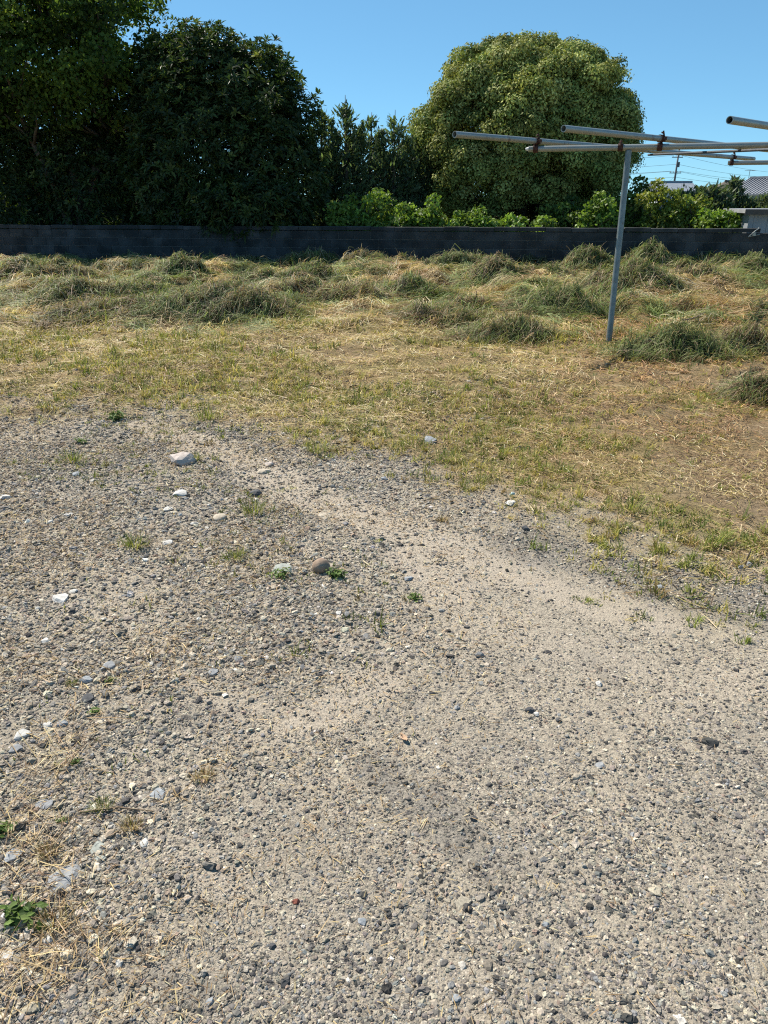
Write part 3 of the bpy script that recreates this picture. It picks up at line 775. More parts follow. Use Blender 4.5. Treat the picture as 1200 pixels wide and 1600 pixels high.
rosette_tree('evergreen_tree', B, 'dense dark evergreen tree with long leaves leaning over the left of the wall',
             [(-.15, 0, 2.9, 2.2, 2.1, 2.65, 1.0), (1.35, -.9, 2.2, 1.25, 1.2, 2.3, .42), (-1.2, -.7, 2.0, 1.5, 1.3, 2.0, .42), (-.6, -.2, 4.4, 1.2, 1.2, 1.2, .2), (-1.75, .1, 3.7, 1.15, 1.1, 1.3, .22), (-1.5, .2, 4.5, .85, .9, .95, .14), (.7, -.2, 4.0, 1.3, 1.2, 1.2, .2), (.6, -2.0, 1.25, 1.6, .75, .8, .3)],
             3700, 9, .215, EVG, [4, 3, 2, .6, 3], [(-.8, 0, 3.6, 1.), (.3, .1, 4.4, 1.), (1.3, -.5, 3.2, .8), (-1.5, -.3, 2.4, .6), (.8, -1.4, 1.2, .5)])

# --- dark hedge-like evergreen far left, and the tall deciduous tree over it
B = ground_at_D(95, 23.4)
rosette_tree('evergreen_tree', B, 'dark leafy evergreen under the tall tree at the far left', 
             [(-1.6, 0, 1.7, 1.9, 1.2, 2.0, .6), (1.2, 0, 1.7, 1.9, 1.2, 2.1, .6), (0, .2, 3.0, 2.6, 1.1, 1.5, .5), (2.3, .2, 2.6, 1.4, 1.0, 1.6, .35), (-3.4, 0, 1.6, 1.4, 1.2, 1.9, .4)],
             3800, 9, .20, EVG, [4, 3, 2, .3, 3], [(-1.4, 0, 2.6, .8), (.4, .1, 3.2, 1.), (1.5, 0, 2.4, .7), (-3.2, 0, 2.2, .6)])
B = ground_at_D(120, 23.0)
MAP = [(0.07, 0.11, 0.025), (0.095, 0.145, 0.03), (0.14, 0.19, 0.038), (0.05, 0.08, 0.02)]
M_thin = leafmat('thin_leaf', 0.48, 0.55, 0.15)
cl = dome(190, (0, 0, 5.0), (3.2, 2.6, 3.0), (.38, .7), lo=-.75, shell=(.3, 1.0), k=(.8, 1.2), mind=.55)
cl = [c for c in cl if c[0] < 3.0 or c[2] < 5.2]
tree('deciduous_tree', B, 'tall loose-crowned deciduous tree cut by the top left corner', None,
     [(-1.6, 0, 5.4, .8), (.1, .1, 6.4, 1.), (1.6, -.2, 5.9, .8), (2.2, .2, 4.6, .5), (-2.4, .2, 4.2, .5)], cl, 800, .12, MAP, [3, 3, 2, 2], m=M_thin, twig=.8, r0=.15, up=.1, droop=.5, asp=.75, rnd=.9)

# --- conifers between the two big trees, and the slim ones at the right
def conifer(px, topy, D, half, label, group, pal, n=1500, lean=0.0, spire=1.0):
    B = ground_at_D(px, D); h = atd(px, topy, D).z
    t = empty('conifer', B); tag(t, label, 'tree', group)
    mb = MB(); mb.tube([(0, 0, -.15), (lean * .3, 0, h * .5), (lean, 0, h * .97)], [.09, .055, .008], 7)
    Pb = []; dirs = []
    for i in range(n // 12):
        f = rng.uniform(.04, 1) ** 1.0; z = h * f
        rad = half * (1 - f ** spire) ** .75 * rng.uniform(.65, 1.15) + .04
        a = rng.uniform(0, 6.28); up = rng.uniform(.5, 1.1)
        lead = i % 4; ox, oz = ((0, 1), (.42, .86), (-.38, .9), (.12, .78))[lead]
        rad *= (1, .6, .6, .7)[lead]
        p0 = Vector((lean * f + ox * half * min(1, f * 1.6), (.3 if lead == 3 else 0) * half, z * .92 * oz)); d = Vector((math.cos(a), math.sin(a), up * (.6 + .9 * f)))
        p1 = p0 + Vector((math.cos(a) * rad, math.sin(a) * rad, rad * up * .8))
        if rad > .25 and i % 2 == 0: mb.tube([p0, p1], [.016, .004], 4)
        m_ = 12 + int(26 * rad)
        s = rng.uniform(.15, 1.08, m_)
        P = np.array(p0)[None] + (np.array(p1) - np.array(p0))[None] * s[:, None] + rng.normal(0, .05 + .06 * rad, (m_, 3))
        Pb.append(P); dd = np.array(d.normalized())[None] + rng.normal(0, .38, (m_, 3)); dirs.append(dd / np.linalg.norm(dd, axis=1, keepdims=True))
    mb.build('trunk', M_bark, t, smooth=True)
    P = np.concatenate(Pb); d = np.concatenate(dirs); k = P[:, 2] < h * 1.03; P, d = P[k], d[k]; m_ = len(P)
    sd = np.cross(d, unit(m_)); sd /= np.linalg.norm(sd, axis=1, keepdims=True) + 1e-9
    L = rng.uniform(.11, .24, m_)[:, None]; W = L * .15
    V = np.stack([P - d * L * .4, P + sd * W, P + d * L * .6, P - sd * W], 1).reshape(-1, 3); i = np.arange(m_) * 4
    F = np.concatenate([np.stack([i, i + 1, i + 2], -1), np.stack([i, i + 2, i + 3], -1)])
    C = np.repeat(pick(pal, [1] * len(pal), m_, .2), 4, 0)
    link('crown', mesh_np('crown', V, [F], [M_leaf], C), t)
CON = [(0.09, 0.135, 0.07), (0.115, 0.16, 0.078), (0.15, 0.19, 0.09), (0.07, 0.10, 0.056)]
G1 = 'conifers between the two big trees'
for px, ty, D, hw, lab, ln in ((503, 158, 24.6, 1.0, 'conifer pressed against the dark evergreen, left of the other conifers', .1), (543, 140, 24.2, 1.15, 'tallest of the conifers between the two big trees', 0), (577, 168, 24.9, 1.0, 'conifer just right of the tallest one', .1),
                         (614, 164, 24.4, 1.1, 'conifer with pointed top left of the round tree', .05), (641, 186, 25.0, .95, 'shorter conifer touching the left side of the round tree', .15)):
    conifer(px, ty, D, hw, lab, G1, CON, 3600, ln, 1.0)
CO2 = [(0.09, 0.125, 0.06), (0.11, 0.145, 0.07), (0.075, 0.10, 0.055)]
G2 = 'slim conifers behind the right end of the wall'
for px, ty, D, hw, lab in ((1066, 292, 23.4, .85, 'slim conifer leftmost in the row before the far houses'), (1086, 286, 24.0, .85, 'slim conifer second in the row before the far houses'), (1104, 284, 23.8, .8, 'slim conifer third in the row before the far houses'), (1136, 272, 24.6, .5, 'tallest slim conifer in the row before the far houses'),
                        (1122, 300, 23.6, .5, 'short bushy conifer before the tallest slim one'), (1160, 303, 24.4, .6, 'bushy conifer above the low shed'), (1188, 300, 24.9, .6, 'bushy conifer at the right edge before the tiled roof'), (1215, 304, 24.3, .6, 'bushy conifer cut by the right edge')):
    conifer(px, ty, D, hw, lab, G2, CO2, 2400, 0, 1.6)

# --- shrubs behind the wall
LIT = [(0.13, 0.20, 0.035), (0.18, 0.26, 0.05), (0.10, 0.16, 0.03)]
YLW = [(0.21, 0.24, 0.045), (0.15, 0.20, 0.04), (0.27, 0.28, 0.06)]
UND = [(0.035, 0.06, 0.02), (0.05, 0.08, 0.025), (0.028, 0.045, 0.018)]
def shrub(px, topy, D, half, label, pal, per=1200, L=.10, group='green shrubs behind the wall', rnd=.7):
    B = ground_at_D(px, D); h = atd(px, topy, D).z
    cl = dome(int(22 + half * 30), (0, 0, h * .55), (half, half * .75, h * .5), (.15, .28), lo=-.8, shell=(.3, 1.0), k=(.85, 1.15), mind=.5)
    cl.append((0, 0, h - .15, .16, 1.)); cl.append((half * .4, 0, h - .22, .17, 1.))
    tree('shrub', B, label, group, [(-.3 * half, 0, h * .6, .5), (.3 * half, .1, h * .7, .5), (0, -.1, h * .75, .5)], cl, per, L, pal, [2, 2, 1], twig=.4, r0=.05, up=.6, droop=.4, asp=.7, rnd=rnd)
for a in ((538, 318, 20.4, .45, 'bright shrub against the dark evergreen, leftmost above the wall', LIT), (592, 306, 20.6, .6, 'tallest bright green shrub in front of the conifers', LIT), (640, 322, 20.3, .45, 'low bright shrub in front of the rightmost conifer', LIT), (672, 318, 20.2, .45, 'bright green shrub under the left edge of the round tree', LIT),
          (748, 337, 20.0, .5, 'low bright shrub left of the round tree trunk', LIT), (795, 340, 20.0, .42, 'low bright shrub in front of the round tree trunk', LIT), (850, 346, 19.9, .3, 'smallest bright shrub barely topping the wall, right of the trunk', LIT), (880, 318, 21.8, .7, 'dark shrub under the right half of the round tree', MAP[:3]),
          (930, 312, 20.8, .6, 'green shrub just left of the clothes pole post', LIT), (985, 288, 22.2, .85, 'tall green shrub behind the clothes pole post', MAP[:3]), (1028, 292, 21.2, .8, 'yellow-green shrub just right of the clothes pole post', YLW), (1075, 312, 20.8, .7, 'yellow-green shrub below the utility pole', YLW),
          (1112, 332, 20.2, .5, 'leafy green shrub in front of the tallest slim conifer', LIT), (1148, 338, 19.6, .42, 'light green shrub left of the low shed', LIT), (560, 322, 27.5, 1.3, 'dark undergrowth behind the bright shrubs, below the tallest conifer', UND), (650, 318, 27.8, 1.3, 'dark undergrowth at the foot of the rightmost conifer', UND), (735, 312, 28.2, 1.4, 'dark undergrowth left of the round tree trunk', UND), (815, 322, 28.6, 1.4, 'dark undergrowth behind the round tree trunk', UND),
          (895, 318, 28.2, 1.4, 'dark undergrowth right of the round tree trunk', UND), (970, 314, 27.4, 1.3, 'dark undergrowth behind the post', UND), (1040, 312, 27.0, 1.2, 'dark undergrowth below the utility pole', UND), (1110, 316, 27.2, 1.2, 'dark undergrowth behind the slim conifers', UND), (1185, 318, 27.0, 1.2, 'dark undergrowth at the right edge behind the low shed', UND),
          (715, 345, 20.1, .3, 'small bright shrub below the pipe end at the round tree', LIT), (620, 345, 20.0, .4, 'low bright shrub at the wall top between taller ones', LIT), (560, 340, 20.0, .4, 'low bright shrub at the wall top beside the dark evergreen', LIT)):
    shrub(*a)

# ------------------------------------------------------------------ buildings and the far things
M_roofg = simple('grey_roof_tiles', (0.14, 0.15, 0.17), (0.24, 0.25, 0.27), 3, 0.6)
M_roofp = simple('pale_roof', (0.20, 0.225, 0.26), (0.28, 0.31, 0.345), 2, 0.6)
M_roofb = simple('brown_roof', (0.10, 0.075, 0.06), (0.15, 0.115, 0.09), 2, 0.8)
M_white = simple('plaster', (0.55, 0.55, 0.53), (0.66, 0.65, 0.62), 1, 0.9)
M_glass = simple('window_glass', (0.02, 0.025, 0.03), (0.04, 0.045, 0.05), 1, 0.1)
M_plank = simple('dark_board', (0.025, 0.022, 0.02), (0.05, 0.045, 0.04), 6, 0.9)
M_steel = simple('pale_sheet_metal', (0.24, 0.26, 0.28), (0.31, 0.33, 0.35), 3, 0.5, 0.1)
M_fascia = simple('brown_fascia', (0.07, 0.055, 0.045), (0.11, 0.09, 0.075), 5, 0.7)
M_eave = simple('grey_metal_edge', (0.30, 0.30, 0.31), (0.42, 0.42, 0.42), 5, 0.5, 0.3)
M_trim = simple('white_trim', (0.6, 0.6, 0.58), (0.72, 0.72, 0.70), 5, 0.7)

def house(base, rz, w_, d_, he, hr, roofm, label, hip=0.0, ribs=False):
    t = empty('house', base, rz); tag(t, label, 'house', 'houses far behind the trees')
    MB().box(-w_ / 2, w_ / 2, -d_ / 2, d_ / 2, -.3, he).build('wall', M_white, t)
    e = .6; rw = w_ / 2 - hip
    mb = MB(); z0 = he - .12
    v = [(-w_ / 2 - e, -d_ / 2 - e, z0), (w_ / 2 + e, -d_ / 2 - e, z0), (w_ / 2 + e, d_ / 2 + e, z0), (-w_ / 2 - e, d_ / 2 + e, z0), (-rw - (e if hip == 0 else 0), 0, hr), (rw + (e if hip == 0 else 0), 0, hr)]
    v2 = [(a, b, c + .16) for a, b, c in v]
    mb.add(v + v2, [(6, 7, 11, 10), (8, 9, 10, 11), (7, 8, 11), (9, 6, 10), (0, 4, 5, 1), (2, 5, 4, 3), (1, 5, 2), (3, 4, 0), (0, 1, 7, 6), (1, 2, 8, 7), (2, 3, 9, 8), (3, 0, 6, 9)])
    rf = mb.build('roof', roofm, t)
    x_ = rw + (e if hip == 0 else 0)
    MB().box(-x_, x_, -.14, .14, hr + .1, hr + .38).build('ridge', roofm, rf)
    if ribs:
        nb = int((w_ + 2 * e) / .45)
        for s in (-1, 1):
            for k in range(nb + 1):
                xx = -w_ / 2 - e + k * (w_ + 2 * e) / nb
                MB().tube([(xx, s * (d_ / 2 + e), z0 + .18), (xx, s * .12, hr + .17)], .06, 5).build('tile_row', roofm, rf)
        for s in (-1, 1):
            for y_ in (-1, 1):
                MB().tube([(s * (w_ / 2 + e + .05), y_ * (d_ / 2 + e), z0 + .12), (s * (w_ / 2 + e + .05), 0, hr + .12)], .14, 5).build('gable_edge', M_trim, rf)
    for k in (-.28, .28):
        wd = MB().box(k * w_ - .8, k * w_ + .8, -d_ / 2 - .05, -d_ / 2 + .02, .9, 2.1).build('window', M_trim, t)
        MB().box(k * w_ - .7, k * w_ + .7, -d_ / 2 - .07, -d_ / 2 - .045, 1.0, 2.0).build('pane', M_glass, wd)
    return t
p = atd(1047, 300, 150); house((p.x, 150, 0), R(8), 7.0, 6.0, 2.9, 4.35, M_roofp, 'far house with pale grey gable roof below the utility pole')
p = atd(1145, 300, 140); house((p.x, 140, 0), R(-4), 8.5, 7.0, 2.7, 4.25, M_roofb, 'far house with a low brown hipped roof behind the slim conifers', 2.6)
p = atd(1213, 300, 100); house((p.x + .3, 100, 0), R(-62), 7.6, 7.6, 2.1, 3.85, M_roofg, 'house with grey tiled gable roof at the right edge', 0, True)

# TV antenna on the tiled house's side
p = atd(1166, 300, 120); t = empty('tv_antenna', (p.x, 120, 0)); tag(t, 'thin rooftop television antenna between the far roofs', 'antenna')
MB().tube([(0, 0, 0), (0, 0, 5.6)], .035, 5).build('mast', M_darkrod, t)
MB().tube([(-.7, 0, 5.45), (.8, 0, 5.5)], .025, 5).build('boom', M_darkrod, t)
for k in range(6): MB().tube([(-.6 + .25 * k, -.4, 5.46), (-.6 + .25 * k, .4, 5.46)], .018, 4).build('element', M_darkrod, t)

# utility pole with cross arms, transformer and wires
D = 160; p = atd(1051, 300, D); up_ = empty('utility_pole', (p.x, D, 0), R(12)); tag(up_, 'dark utility pole with cross arms and transformer beyond the shrubs', 'utility pole')
M_pole = simple('pole_concrete', (0.10, 0.10, 0.105), (0.16, 0.16, 0.16), 3, 0.8)
MB().tube([(0, 0, -.2), (0.15, 0, 11.2)], [.23, .15], 10).build('pole', M_pole, up_, smooth=True)
for z_, l in ((10.9, .9), (9.15, 1.15), (6.35, 1.25)):
    a_ = MB().box(-l, l, -.07, .07, z_ - .07, z_ + .07).build('cross_arm', M_darkrod, up_)
    for k in (-.85, -.3, .3, .85): MB().tube([(k * l, 0, z_ + .07), (k * l, 0, z_ + .32)], [.05, .07], 6).build('insulator', M_trim, a_)
MB().tube([(.45, 0, 7.4), (.45, 0, 8.3)], .24, 10).build('transformer', M_pole, up_)
MB().box(.1, .4, -.06, .06, 7.9, 8.05).build('bracket', M_darkrod, up_)
for z_, dx, end in ((9.45, -.95, (-60, 40, -1.2)), (9.45, .95, (70, 50, -1.5)), (6.68, -1.0, (-60, 40, -.6)), (6.68, 1.0, (70, 50, -.2)), (6.68, -.35, (-60, 45, -1.4)), (6.68, .35, (70, 55, -.9)), (7.9, 0, (-60, 42, -1.0)), (7.9, .3, (70, 52, -.7)), (6.68, 1.0, (12, 30, -2.6)), (5.6, 0.15, (-60, 40, -.5)), (5.6, .15, (70, 50, -.3))):
    pts = []
    for k in range(13):
        t_ = k / 12; pts.append((dx + end[0] * t_, end[1] * t_, z_ + end[2] * t_ - 1.6 * 4 * t_ * (1 - t_) * .5))
    MB().tube(pts, .022, 4).build('wire', M_darkrod, up_)

# dark boarded shed behind the left trees
p0 = atd(-45, 262, 27.5); p1 = atd(272, 262, 27.5)
sh = empty('boarded_shed', ((p0.x + p1.x) / 2, 27.5, 0)); tag(sh, 'long dark boarded shed glimpsed through the left trees', 'shed')
hw = (p1.x - p0.x) / 2
MB().box(-hw + .2, hw - .2, .15, 2.6, -.2, 2.35).build('wall', M_plank, sh)
MB().box(-hw, hw, -.1, 2.9, 2.352, 2.5).build('roof', M_plank, sh)
nb = int((2 * hw - .4) / .25)
bm_ = MB().box(0, .23, 0, .02, -.1, 2.34).build('board', M_plank, sh, (-hw + .2, .125, 0))
for k in range(1, nb): link('board', bm_.data, sh, (-hw + .2 + k * .25, .125 + random.uniform(-.004, .004), 0))

# low metal shed at the right end behind the wall
c0 = atd(1168, 334, 18.75)
ls = empty('metal_shed', (c0.x + .12, 18.9, 0), R(-9)); tag(ls, 'low pale sheet-metal shed with flat roof behind the right end of the wall', 'shed')
hs = atd(1168, 333, 18.9).z
MB().box(0, 2.2, 0, 1.6, -.1, hs).build('wall', M_steel, ls)
for k in range(7): MB().box(.12 + k * .31, .16 + k * .31, -.012, -.002, 0, hs - .01).build('seam', M_steel, ls)
MB().box(-.16, 2.4, -.22, 1.8, hs + .002, hs + .085).build('roof', M_eave, ls)
MB().box(-.17, 2.41, -.235, -.222, hs - .03, hs + .09).build('fascia', M_fascia, ls)

# bent rod bracket on the wall near the shed
pw = atd(1180, 362, 17.9)
br = empty('wall_bracket', (pw.x, 18.0, .80)); tag(br, 'small bent metal rod bracket on the wall below the low shed', 'bracket')
MB().tube([(-.12, -.06, -.08), (-.06, -.08, -.02), (.02, -.07, .05), (.1, -.04, .10), (.12, .02, .11)], .012, 6).build('rod', M_galv, br)
MB().tube([(-.12, -.06, -.08), (0, -.07, -.05), (.13, -.06, -.03)], .010, 6).build('hook', M_galv, br)
MB().box(-.03, .03, -.09, -.05, -.06, .02).build('plate', M_galv, br)

# blue netting glimpsed between the shrubs
M_net = simple('blue_sheet', (0.13, 0.22, 0.28), (0.2, 0.31, 0.38), 6, 0.6)
def sheet(px0, px1, py0, py1, D, label):
    a = atd(px0, py0, D); b = atd(px1, py1, D); mb = MB(); n = 10
    v = []; f = []
    for j in range(6):
        for i in range(n + 1):
            v.append(((b.x - a.x) * (i / n - .5), .12 * math.sin(i * 1.7 + j * .4) + .06 * math.sin(j * 2.3), a.z + (b.z - a.z) * j / 5 + .06 * math.sin(i * 1.1) * (j == 0)))
    for j in range(5):
        for i in range(n): f.append((j * (n + 1) + i, j * (n + 1) + i + 1, (j + 1) * (n + 1) + i + 1, (j + 1) * (n + 1) + i))
    o = mb.add(v, f).build('blue_sheet', M_net, None, ((a.x + b.x) / 2, D, 0), True)
    md = o.modifiers.new('thickness', 'SOLIDIFY'); md.thickness = .01
    tag(o, label, 'sheet')
sheet(1030, 1092, 316, 345, 23.2, 'blue sheet hanging between the shrubs below the utility pole')

# ------------------------------------------------------------------ clothes-pole frame of pipes and rusty clamps
ZB, ZA = 2.03, 2.11; PR = 0.031
fr = empty('pipe_frame', (2.631, 8.736, 0)); tag(fr, 'grey steel clothes-pole frame of pipes on a post with rusty clamps', 'pipe frame')
O = Vector((2.631, 8.736, 0))
bL = at(826, 233, ZB); bm1 = at(980, 230, ZB); 
bdir = (at(1200, 226.5, ZB) - bL).normalized()
def onb(px_): # point of the crossbeam seen at that column
    s = 0; best = None
    for k in range(400):
        q = bL + bdir * (k * .01)
        x_ = q.x * FPX / (q.y * math.cos(PITCH) - (q.z - CAM_H) * math.sin(PITCH)) + 600
        if x_ <= px_: best = q
    return best
bR = bL + bdir * 4.6
MB().pipe(bL - O, bR - O, PR).build('crossbeam', M_galv, fr, smooth=True, angle=40)
pb = onb(984)
MB().tube([Vector((2.631, 8.736, -.3)) - O, Vector((pb.x, pb.y, ZB - PR - .002)) - O], [.035, .033], 20).build('post', M_post, fr, smooth=True, angle=40)
pb2 = bL + bdir * 4.2
MB().tube([Vector((pb2.x, pb2.y, -.3)) - O, Vector((pb2.x, pb2.y, ZB - PR - .002)) - O], .039, 20).build('post', M_post, fr, smooth=True, angle=40)
cA, cB = onb(1031), onb(838)
b2 = at(1143, 254.5, ZB)
dB = (Vector((b2.x, b2.y, 0)) - Vector((cB.x, cB.y, 0))).normalized()
B0 = Vector((cB.x, cB.y, ZA)) - dB * ((at(699, 211, ZA) - Vector((cB.x, cB.y, ZA))).length)
dA = dB.copy()
A0 = Vector((cA.x, cA.y, ZA)) - dA * ((at(879, 201, ZA) - Vector((cA.x, cA.y, ZA))).length)
C0 = at(1140, 187.5, ZA)
for p0_ in (B0, A0, C0):
    MB().pipe(p0_ - O, p0_ + dB * 7.2 - O, PR).build('pipe', M_galv, fr, smooth=True, angle=40)
b2dir = bdir
MB().pipe(Vector((b2.x, b2.y, ZB)) - b2dir * .05 - O, Vector((b2.x, b2.y, ZB)) + b2dir * 4.5 - O, .033).build('crossbeam', M_galv, fr, smooth=True, angle=40)
for s in (.9, 4.1):
    q = b2 + b2dir * s
    if s > 1: MB().tube([Vector((q.x, q.y, -.3)) - O, Vector((q.x, q.y, ZB - .034)) - O], .039, 20).build('post', M_post, fr, smooth=True)
# thin brace under the pipes
q0 = cB + dB * 2.55; q1 = onb(1158) + Vector((0, 0, 0)); dz = -(PR + .02)
q0 = Vector((q0.x, q0.y, ZA - PR - .02)); q1 = Vector((q1.x, q1.y, ZB + dz))
MB().tube([q0 - O - (q1 - q0) * .03, q1 - O, q1 - O + (q1 - q0) * .6], .014, 8).build('brace_rod', M_darkrod, fr)
def clamp(p, d_low, d_up, lower=True, upper=True):
    p = Vector(p) - O
    c_ = MB()
    for (dd, z_, on) in ((d_low, ZB, lower), (d_up, ZA, upper)):
        if not on: continue
        q = Vector((p.x, p.y, z_)); c_.pipe(q - dd * .027, q + dd * .027, PR + .009, .008, 16)
        s_ = Vector((-dd.y, dd.x, 0))
        Mx = Matrix.Translation(q) @ Matrix(((dd.x, s_.x, 0, 0), (dd.y, s_.y, 0, 0), (0, 0, 1, 0), (0, 0, 0, 1)))
        c_.box(-.024, .024, PR + .004, PR + .04, -.012, .012, Mx)
        c_.box(-.022, .022, -PR - .03, -PR - .004, -.016, .016, Mx)
    o = c_.build('clamp', M_rust, fr)
    b_ = MB(); zt = (ZA if upper else ZB)
    sgn = d_up if upper else d_low; s_ = Vector((-sgn.y, sgn.x, 0))
    b_.tube([Vector((p.x, p.y, zt + .075)) - s_ * .02, Vector((p.x, p.y, zt - .03)) - s_ * (PR + .022)], .009, 6)
    b_.tube([Vector((p.x, p.y, zt + .05)) - s_ * .012, Vector((p.x, p.y, zt + .062)) - s_ * .017], .017, 6)
    b_.build('bolt', M_rust, o)
clamp(cA, bdir, dA); clamp(cB, bdir, dB); clamp(b2, bdir, dB); clamp(onb(970), bdir, dB, True, False)
# white end plug on the crossbeam
MB().tube([bL - O - bdir * .035, bL - O + bdir * .02], [.012, .030], 12).build('end_plug', M_trim, fr)

# ------------------------------------------------------------------ heaps of cut grass
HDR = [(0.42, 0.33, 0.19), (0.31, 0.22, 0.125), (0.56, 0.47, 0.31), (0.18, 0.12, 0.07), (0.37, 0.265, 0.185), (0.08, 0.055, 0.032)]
HGR = [(0.15, .195, .06), (0.22, .26, .095), (0.095, .13, .042), (0.28, .31, .14)]
def heap(px, py, wpx, hpx, green, label, dense=1.0, depthf=None):
    depthf = depthf or rng.uniform(.5, .85)
    b = at(px, py); D = b.y
    depth_px = FPX / (D * math.cos(PITCH) + CAM_H * math.sin(PITCH))
    W = 1.34 * wpx / depth_px / 2; Ht = max(.10, hpx / depth_px * .60)
    dp = W * depthf
    c = Vector((b.x, b.y + dp * .6, 0)); gz = float(gh(c.x, c.y))
    c.z = gz
    s1, s2 = rng.uniform(0, 50, 2)
    def surf(u, v):                             # unit disc -> mound
        r = np.hypot(u, v) * (.55 + .95 * fbm(u + s1, v + s2, 1.9, 3))
        base = np.clip(1 - r ** 1.5, 0, 1) ** 1.15
        nse = fbm(u * W + s1, v * dp + s2, 2.2, 3)
        loc = gh(c.x + u * W, c.y + v * dp) - gz
        return loc + Ht * base * (.55 + .9 * nse) + .16 * (fbm(u * W + s2, v * dp + s1, 7.0, 2) - .5) * base ** .5 - .02
    nr, na_ = 14, 36
    rr_, aa_ = np.meshgrid(np.arange(1, nr + 1) / nr, 2 * np.pi * np.arange(na_) / na_, indexing='ij')
    uu, vv = (rr_ * np.cos(aa_)).ravel(), (rr_ * np.sin(aa_)).ravel()
    z0 = np.zeros(1)
    vs = np.concatenate([np.stack([z0, z0, surf(z0, z0)], -1), np.stack([uu * W, vv * dp, surf(uu, vv) - .05 * (np.hypot(uu, vv) > .98)], -1)])
    tri = [(0, 1 + k, 1 + (k + 1) % na_) for k in range(na_)]
    quad = [(1 + i * na_ + k, 1 + (i + 1) * na_ + k, 1 + (i + 1) * na_ + (k + 1) % na_, 1 + i * na_ + (k + 1) % na_) for i in range(nr - 1) for k in range(na_)]
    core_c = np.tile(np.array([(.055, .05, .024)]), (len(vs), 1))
    n = int(np.clip(9500 * W * dp * (6.5 / D + .35), 2400, 10500) * dense)
    nt_ = max(60, n // 26)                      # strands lie in locks that share a heading and a colour
    tr = np.sqrt(rng.random(nt_)) * 1.08; ta = rng.uniform(0, 2 * np.pi, nt_); tu, tv = tr * np.cos(ta), tr * np.sin(ta)
    taz = np.where(rng.random(nt_) < .22, np.arctan2(tv * W, tu * dp) + rng.normal(0, .6, nt_), rng.uniform(0, 2 * np.pi, nt_))
    tl = np.clip(rng.normal(1.32, .28, nt_), .4, 1.9)
    pt = sstep(.36, .62, fbm(tu * W + s2, tv * dp + s1, 1.6, 2))
    tg = rng.random(nt_) < np.clip((green + .1) * (.8 + 1.1 * pt), 0, .95)
    tc_ = np.where(tg[:, None], pick(HGR, [3, 3, 2.5, 1.5], nt_, .3), pick(HDR, [3, 3, 1, 3, 2.5, 2], nt_, .22))
    k = rng.integers(0, nt_, n)
    lk = .085
    u = tu[k] + rng.normal(0, lk, n) / max(W, .3) * .5; v = tv[k] + rng.normal(0, lk, n) / max(dp, .3) * .5
    un = rng.random(n) < .4; ur = np.sqrt(rng.random(n)) * 1.12; ua = rng.uniform(0, 6.28, n)
    u = np.where(un, ur * np.cos(ua), u); v = np.where(un, ur * np.sin(ua), v)
    sc = np.clip(D / 9, .85, 1.6)
    az = taz[k] + rng.normal(0, .4, n)
    colr = np.clip(np.where((rng.random(n) < .2)[:, None], pick(HDR, [3, 3, 1, 3, 2, 2], n, .2), tc_[k]) * (1 + rng.normal(0, .16, (n, 1))), .01, .8)
    L = rng.uniform(.12, .40, n) * np.clip(sc, .9, 1.3)
    V, q, t, cc = strands(u * W, v * dp, az, L, rng.uniform(.0045, .009, n) * sc, lambda a, b: surf(a / W, b / dp), rng.uniform(-.01, .05, n), np.abs(rng.normal(0, .07, n)), colr, 3, rng.normal(0, 1.0, n))
    f_ = rng.random(n) < .10                    # a few stalks stick up
    V2, q2, t2, cc2 = blades(np.stack([u * W, v * dp, surf(u, v)], -1)[f_], az[f_], np.abs(rng.normal(.8, .4, f_.sum())), L[f_] * .7, rng.uniform(.004, .007, f_.sum()) * sc, rng.normal(.9, .5, f_.sum()), colr[f_], 3)
    q = np.concatenate([q, q2 + len(V)]); t = np.concatenate([t, t2 + len(V)]); V = np.concatenate([V, V2]); cc = np.concatenate([cc, cc2])
    nv = len(vs)
    q4 = np.concatenate([np.array(quad), q + nv]); t3 = np.concatenate([np.array(tri), t + nv])
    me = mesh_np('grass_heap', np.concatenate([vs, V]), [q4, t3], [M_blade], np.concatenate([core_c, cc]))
    tag(link('grass_heap', me, None, c), label, 'grass heap', 'heaps of cut grass on the field')
